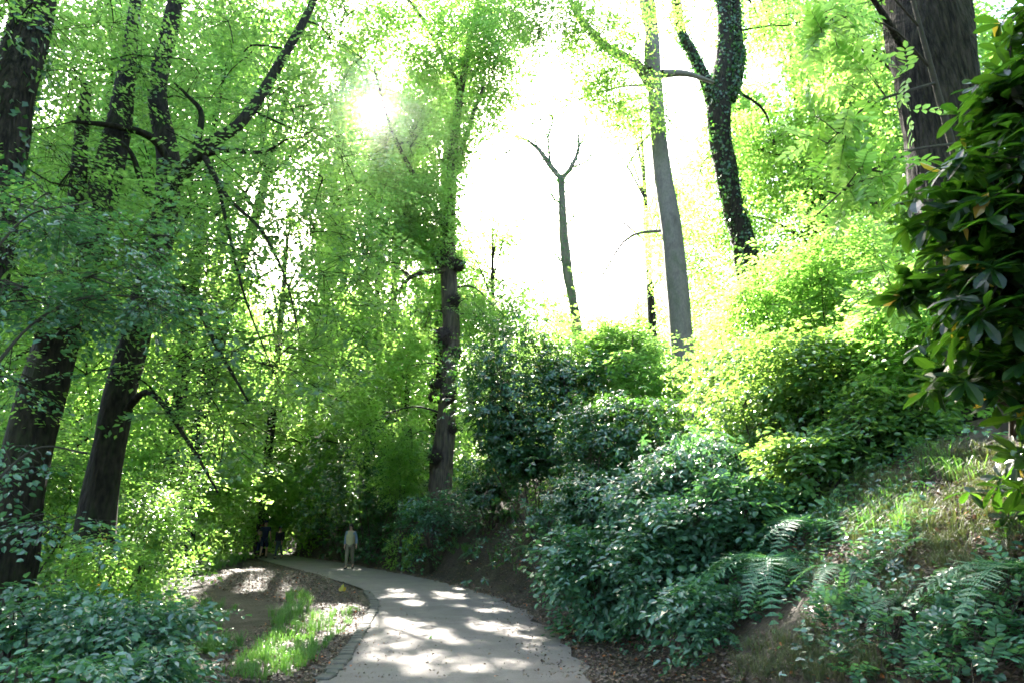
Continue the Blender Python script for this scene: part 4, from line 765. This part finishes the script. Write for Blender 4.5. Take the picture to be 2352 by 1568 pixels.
# dead leaves: thick on bank foot and mound, sparse on the path
lt = MB()
def litter(P, s=.045):
    n = len(P); P = P.copy(); P[:, 2] = np.where(inside(P), .062, height(P[:, :2])+.008)+RNG.random(n)*.02
    leaves(lt, P, RNG.normal(0, 1, (n, 3))*[1, 1, .25], np.array([0, 0, 1.])+RNG.normal(0, .45, (n, 3)), RNG.uniform(.5, 1.5, n)*s, RNG.uniform(.4, .9, n)*s, 'oval')
for poly, n in [([(1350, 1568), (1250, 1440), (1100, 1350), (850, 1300), (900, 1285), (1100, 1290), (1240, 1290), (1300, 1400), (1500, 1450), (1700, 1500), (1720, 1568)], 9000), ([(1060, 1290), (1120, 1180), (1270, 1150), (1260, 1300)], 2600),
                ([(440, 1335), (560, 1290), (700, 1310), (820, 1360), (840, 1400), (760, 1400), (600, 1380)], 5000), ([(450, 1568), (600, 1430), (830, 1390), (850, 1430), (740, 1568)], 3600), ([(1750, 1150), (1950, 1090), (2352, 1000), (2352, 1400), (1900, 1400)], 5200), ([(0, 1568), (0, 1350), (500, 1350), (450, 1568)], 1500), ([(1700, 1568), (1720, 1450), (2352, 1400), (2352, 1568)], 1300)]:
    C = scatter(poly, n) if n < 16000 else None; litter(C[~inside(C)])
C = scatter([(1100, 1568), (1000, 1340), (850, 1310), (860, 1390), (760, 1568), (1350, 1568), (1150, 1380)], 170); litter(C, .035)
# drifts of litter along both path edges
e = resamp(RE, 3000); e = e[(e[:, 1] > 4) & (e[:, 1] < 40)]; m = RNG.integers(0, len(e), 3800); litter(np.column_stack([e[m]+RNG.normal(0, .16, (3800, 2))+[.12, 0], np.zeros(3800)]), .04)
e = resamp(LE, 3000); e = e[(e[:, 1] > 4) & (e[:, 1] < 40)]; m = RNG.integers(0, len(e), 2600); litter(np.column_stack([e[m]+RNG.normal(0, .14, (2600, 2))-[.32, 0], np.zeros(2600)]), .045)
kind(lt.build('leaf_litter', MT['litter']), 'stuff')
# small stones and crumbs of soil
gv = MB(); C = scatter([(1350, 1568), (1100, 1350), (860, 1320), (760, 1568)], 170)
n = len(C); s = RNG.uniform(.003, .010, n); C[:, 2] = .056
o6 = np.array([[1, 0, 0], [0, 1, 0], [-1, 0, 0], [0, -1, 0], [0, 0, 1], [0, 0, -1]])*[1.3, 1, .7]
t8 = np.array([[0, 1, 4], [1, 2, 4], [2, 3, 4], [3, 0, 4], [1, 0, 5], [2, 1, 5], [3, 2, 5], [0, 3, 5]])
gv.add((C[:, None]+o6[None]*s[:, None, None]).reshape(-1, 3), None, (t8[None]+np.arange(n)[:, None, None]*6).reshape(-1, 3)); kind(gv.build('gravel', MT['sett']), 'stuff')
C = scatter([(1340, 1568), (1150, 1380), (1000, 1340), (1100, 1420), (1250, 1568)], 260); C = C[inside(C)]; lt = MB(); litter(C, .035)
C = scatter([(770, 1568), (870, 1400), (960, 1400), (880, 1568)], 120); litter(C[inside(C)], .035); kind(lt.build('path_litter', MT['litter']), 'stuff')
# odd single things
def single(name, label, cat, px, py, fn): 
    q = gnd(px, py); T = thing(name, label, cat, q); fn(q, T)
def orange(q, T):
    mb = MB(); leaves(mb, q+RNG.normal(0, .03, (3, 3))*[1, 1, .3]+[0, 0, .05], np.array([[.2, .1, 1], [.4, -.2, .5], [-.3, 0, .7]]), np.array([[0, -1, .2]]*3), np.array([.17, .12, .1]), .09, 'oval'); mb.build('leaf_blade', MT['yellow'], T, False, q)
single('orange_leaf', 'upright orange dead leaf at the tip of the grass verge', 'leaf', 785, 1362, orange)
def twig_on_path(q, T):
    mb = MB(); tw = MB(); q = np.array([q[0], q[1], .06]); B = q+np.array([[-.1, 0, 0], [.02, .02, 0], [.1, -.02, 0], [0, -.05, 0]]); leaves(mb, np.repeat(B, 4, 0), RNG.normal(0, 1, (16, 3))*[1, 1, .15], np.array([0, 0, 1.])+RNG.normal(0, .3, (16, 3)), .1, .05, 'oval'); tube(tw, [q-[.18, 0, 0], q, q+[.16, .02, .01]], [.004]*3, seg=4)
    mb.build('foliage', MT['teal'], T, False, q); tw.build('stem', MT['twig'], T, False, q)
single('fallen_sprig', 'small green leafy sprig lying on the path', 'sprig', 970, 1472, twig_on_path)
def fungus(q, T):
    mb = MB(); th = np.linspace(0, 1, 6)[:, None]; ph = np.linspace(0, 6.283, 16, endpoint=False)[None]
    for dx, r in ((0, .045), (.06, .04)):
        V = np.stack([q[0]+dx+r*np.sin(th*1.6)*np.cos(ph), q[1]+r*np.sin(th*1.6)*np.sin(ph), q[2]+.05+r*.45*np.cos(th*1.6)*np.ones_like(ph)], -1); i = np.arange(5)[:, None]*16; j = np.arange(16)[None]
        mb.add(V.reshape(-1, 3), np.stack([i+j, i+16+j, i+16+(j+1) % 16, i+(j+1) % 16], -1).reshape(-1, 4))
    mb.build('cap', MT['cream'], T, True, q)
MT['cream'] = plain('cream_cap', (.55, .52, .35), .6)
single('bracket_fungus', 'pair of small cream fungus caps on the dark bank at the right', 'fungus', 2165, 1338, fungus)
# mossy root stock below the old oak
def root(q, T):
    mb = MB(); c = q+[0, 0, .1]
    tube(mb, [c+[-.5, -.5, -.45], c+[-.3, -.3, .15], c+[.1, 0, .5], c+[.6, .3, .7]], [.12, .17, .24, .3], n=18, seg=14, bump=.16); mb.build('stock', MT['burr'], T, True, q)
    for dx, dy in ((-.2, -.7), (.25, -.8), (.6, -.6)):
        m2 = MB(); tube(m2, [c+[dx*.5+.2, dy*.2, .35], c+[dx, dy*.7, .05], c+[dx*1.5, dy*1.4, -.38]], [.13, .09, .04], n=12, seg=9, bump=.14); m2.build('root', MT['moss'], T, True, q)
single('mossy_stump', 'dark rotten stump with mossy roots beside the path below the old trunk', 'stump', 930, 1262, root)
def broken(q, T):
    mb = MB(); tube(mb, [q-[0, 0, .1], q+[.05, 0, .5], q+[-.05, .05, 1.0]], [.06, .05, .035], seg=9, bump=.1); tube(mb, [q+[.02, 0, .55], q+[-.5, .1, .5], q+[-1.1, 0, .75]], [.045, .04, .03], seg=7, bump=.1); mb.build('stem', MT['moss'], T, True, q)
single('broken_branch', 'broken dead branch propped up in the shrubs left of the mound', 'branch', 440, 1318, broken)

# ================================================================== people
PM = dict(skin=plain('skin', (.42, .24, .17), .55), navy=plain('navy_cloth', (.012, .018, .045)), black=plain('black_cloth', (.008, .008, .011)), beige=plain('beige_cloth', (.34, .29, .17)), greyblue=plain('pale_blue_cloth', (.15, .19, .26)),
          khaki=plain('khaki_cloth', (.16, .135, .095)), jean=plain('denim', (.03, .05, .12)), slate=plain('slate_cloth', (.035, .05, .06)), hair=plain('dark_hair', (.012, .009, .008), .5), red=plain('auburn_hair', (.25, .07, .02), .6), pale=plain('pink_cloth', (.35, .22, .2)), eye=plain('eye_dark', (.02, .015, .012), .3))
DG = None
def skin(name, nodes, edges, mat, parent, sub=2, root=0):
    me = bpy.data.meshes.new(name); me.from_pydata([n[:3] for n in nodes], edges, []); o = bpy.data.objects.new(name, me); COL.objects.link(o)
    o.modifiers.new('s', 'SKIN'); o.modifiers['s'].use_smooth_shade = True
    for i, n in enumerate(nodes):
        sv = me.skin_vertices[0].data[i]; sv.radius = (n[3], n[4] if len(n) > 4 else n[3]); sv.use_root = (i == root)
    m = o.modifiers.new('u', 'SUBSURF'); m.levels = sub; m.render_levels = sub
    dg = bpy.context.evaluated_depsgraph_get(); nm = bpy.data.meshes.new_from_object(o.evaluated_get(dg)); nm.materials.clear(); nm.materials.append(mat)
    o.modifiers.clear(); o.data = nm; o.parent = parent; return o
def ball(name, c, r, mat, parent, cut=-1.1, sx=1, sy=1, sz=1):
    mb = MB(); th = np.linspace(0, math.acos(max(-1, min(1, cut))), 10)[:, None]; ph = np.linspace(0, 6.283, 18, endpoint=False)[None]
    V = np.stack([c[0]+r*sx*np.sin(th)*np.cos(ph), c[1]+r*sy*np.sin(th)*np.sin(ph), c[2]+r*sz*np.cos(th)*np.ones_like(ph)], -1); i = np.arange(9)[:, None]*18; j = np.arange(18)[None]
    mb.add(V.reshape(-1, 3), np.stack([i+j, i+18+j, i+18+(j+1) % 18, i+(j+1) % 18], -1).reshape(-1, 4)); return mb.build(name, mat, parent, True)
def person(label, px, py, Hh, yaw, top, legs, sleeves, hair, shoes='black', stride=.16, arms=((-.02, .1), (.0, .1)), elbow=(0, 0), cap=None, vest=None, fem=False, coat=.0, bag=False, shorts=False):
    g_ = gp(px, py); org = np.array([g_[0], g_[1], .045]); T = thing('person', label, 'person', org); T.rotation_euler = (0, 0, yaw); s = Hh/1.75; T.scale = (s, s, s)
    sw = .165 if fem else .19
    # body (faces local +Y)
    nd = [(0, 0, .95, .13, .10), (0, 0, 1.12, .115, .09), (0, .01, 1.30, .14, .105), (0, 0, 1.42, .11, .08), (0, 0, 1.50, .052, .052), (0, .015, 1.57, .062, .07), (0, .02, 1.65, .078, .092), (0, .01, 1.72, .066, .078)]
    ed = [(i, i+1) for i in range(7)]
    nd += [(0, .1, 1.625, .014, .016)]; ed += [(6, 8)]                                # nose
    hands = []
    for k, sd in enumerate((-1, 1)):
        el = arms[k]; b = len(nd); ex = elbow[k]
        nd += [(sd*sw, 0, 1.42, .05), (sd*(sw+.05+ex*.3), -.03+el[0], 1.16, .04), (sd*(sw+.06+ex), .04+el[1], .93+ex*.4, .027), (sd*(sw+.065+ex*1.15), .06+el[1], .86+ex*.4, .038, .018)]
        ed += [(3, b), (b, b+1), (b+1, b+2), (b+2, b+3)]
        hx, hy, hz = nd[-1][:3]
        for f, (dy, ln) in enumerate(((-.026, .062), (-.009, .075), (.009, .07), (.026, .055))):
            b2 = len(nd); nd += [(hx+sd*.004, hy+dy, hz-.045, .0085), (hx-sd*.006, hy+dy+.006, hz-.045-ln*.55, .0075), (hx-sd*.022, hy+dy+.01, hz-.045-ln, .006)]; ed += [(b+3, b2), (b2, b2+1), (b2+1, b2+2)]
        b2 = len(nd); nd += [(hx-sd*.01, hy+.045, hz-.01, .0095), (hx-sd*.018, hy+.06, hz-.05, .0075)]; ed += [(b+3, b2), (b2, b2+1)]
    lg = []
    for k, sd in enumerate((-1, 1)):
        f = stride*(1 if k else -1); b = len(nd)
        J = [(sd*.09, 0, .90, .088), (sd*.095, f*.55+.03, .50, .058), (sd*.095, f-.02-(.06 if f < 0 else 0), .10+(.05 if f < 0 else 0), .036), (sd*.105, f+.10-(.05 if f < 0 else 0), .035, .036, .025)]
        nd += J; ed += [(0, b), (b, b+1), (b+1, b+2), (b+2, b+3)]; lg.append(J)
    body = skin('body', nd, ed, PM['skin'], T)
    for sd in (-1, 1): ball('eye', (sd*.03, .098, 1.655), .011, PM['eye'], body)
    ball('mouth', (0, .098, 1.585), .016, PM['pale'], body, sz=.35, sy=.5); 
    for sd in (-1, 1): ball('ear', (sd*.083, .01, 1.635), .024, PM['skin'], body, sx=.45)
    # clothes follow the body
    bot = .90-coat; e = .022
    tn = [(0, 0, bot, .155+coat*.15, .125+coat*.1), (0, 0, 1.08, .135+e, .105+e), (0, .01, 1.30, .15+e, .112+e), (0, 0, 1.42, .12+e, .085+e), (0, 0, 1.475, .062, .062)]; te = [(0, 1), (1, 2), (2, 3), (3, 4)]
    tn2, te2 = [], []
    for k, sd in enumerate((-1, 1)):
        a, b_, c = [nd[9+k*18+i] for i in range(3)]
        n0 = len(tn)
        if sleeves == 'short':
            m = [(a[i]*.35+b_[i]*.65) for i in range(3)]; tn += [(a[0], a[1], a[2], .07), (*m, .062)]; te += [(3, n0), (n0, n0+1)]
        else:
            tn += [(a[0], a[1], a[2], .066), (b_[0], b_[1], b_[2], .055), (c[0], c[1], c[2]+.01, .042)]; te += [(3, n0), (n0, n0+1), (n0+1, n0+2)]
    shirt = skin('shirt' if vest or sleeves == 'short' else 'jacket', tn, te, PM[top], T)
    if vest: skin('vest', [(0, 0, bot-.12, .20, .165), (0, 0, 1.08, .19, .15), (0, .01, 1.30, .205, .155), (0, .0, 1.43, .175, .125), (0, 0, 1.475, .075, .075)], [(0, 1), (1, 2), (2, 3), (3, 4)], PM[vest], T)
    ln_ = [(0, 0, .97, .145, .112)]; le_ = []
    for J in lg:
        n0 = len(ln_); a, b_, c = J[0], J[1], J[2]
        if shorts: ln_ += [(a[0], a[1], a[2], .105), (b_[0]*.9+a[0]*.1, b_[1]*.9, .50, .085)]; le_ += [(0, n0), (n0, n0+1)]
        else: ln_ += [(a[0], a[1], a[2], .103), (b_[0], b_[1], b_[2], .075), (c[0], c[1], c[2]+.02, .058)]; le_ += [(0, n0), (n0, n0+1), (n0+1, n0+2)]
    skin('shorts' if shorts else 'trousers', ln_, le_, PM[legs], T)
    for J in lg:
        c, d = J[2], J[3]; skin('shoe', [(c[0], c[1]-.02, max(.05, c[2]-.03), .048), (c[0], c[1]+.04, .04, .045, .035), (d[0], d[1]+.03, .035, .04, .028)], [(0, 1), (1, 2)], PM[shoes], T)
    ball('hair', (0, -.005, 1.675), .108, PM[hair], T, cut=.02 if not fem else -.45, sx=.93, sy=1.0, sz=1.05)
    if fem:
        for sd in (-1, 1): ball('hair_side', (sd*.07, 0, 1.61), .05, PM[hair], T, sz=1.7, sx=.6)
    if cap:
        cp_ = ball('cap', (0, .0, 1.69), .112, PM[cap], T, cut=.1, sx=.95, sy=1.05, sz=.85); ball('brim', (0, .13, 1.70), .07, PM[cap], cp_, sz=.12)
    if bag: skin('bag', [(.19, -.08, 1.2, .06, .05), (.2, -.1, 1.02, .11, .08), (.2, -.1, .9, .1, .07)], [(0, 1), (1, 2)], PM['black'], T)
    return T
person('person in a cream vest over pale blue sleeves and khaki trousers walking towards the camera', 1395/1.7415, 2278/1.7415, 1.62, R_(178), 'greyblue', 'khaki', 'long', 'hair', stride=.14, arms=((-.02, .1), (.0, .02)), elbow=(.06, -.02), vest='beige', fem=True)
person('person in a dark cap and navy short-sleeved shirt walking away on the far path', 1052/1.7415, 2234/1.7415, 1.78, R_(8), 'navy', 'navy', 'short', 'hair', stride=.2, cap='navy', shorts=True, coat=.06)
person('person in a black jacket, blue cap and slate trousers coming along the far path', 1112/1.7415, 2236/1.7415, 1.5, R_(170), 'black', 'slate', 'long', 'hair', stride=.17, cap='navy', coat=.05, arms=((.02, .14), (-.03, .0)), bag=True)
person('person with auburn hair and jeans mostly hidden behind the one in the navy shirt', 1038/1.7415, 2226/1.7415, 1.62, R_(175), 'pale', 'jean', 'short', 'red', stride=.1, fem=True)

# ================================================================== thin hazy air, added to glow round the sun like glare
def glow_haze_box(dens, aniso):
    m, n = M('sun_glow_air'); pv = node(n, 'ShaderNodeVolumePrincipled'); pv.inputs['Color'].default_value = (.95, .98, 1, 1); pv.inputs['Density'].default_value = dens; pv.inputs['Anisotropy'].default_value = aniso
    o = node(n, 'ShaderNodeOutputMaterial'); n.links.new(pv.outputs[0], o.inputs['Volume'])
    x0, x1, y0, y1, z0, z1 = -430, 430, -70, 510, -8, 48
    v = [(x, y, z) for z in (z0, z1) for x, y in ((x0, y0), (x1, y0), (x1, y1), (x0, y1))]
    mb = MB(); mb.add(v, [[3, 2, 1, 0], [4, 5, 6, 7], [0, 1, 5, 4], [1, 2, 6, 5], [2, 3, 7, 6], [3, 0, 4, 7]]); kind(mb.build('glow_haze', m), 'stuff')
glow_haze_box(.00004, .965)

print('verts', sum(len(o.data.vertices) for o in SC.objects if o.type == 'MESH'))
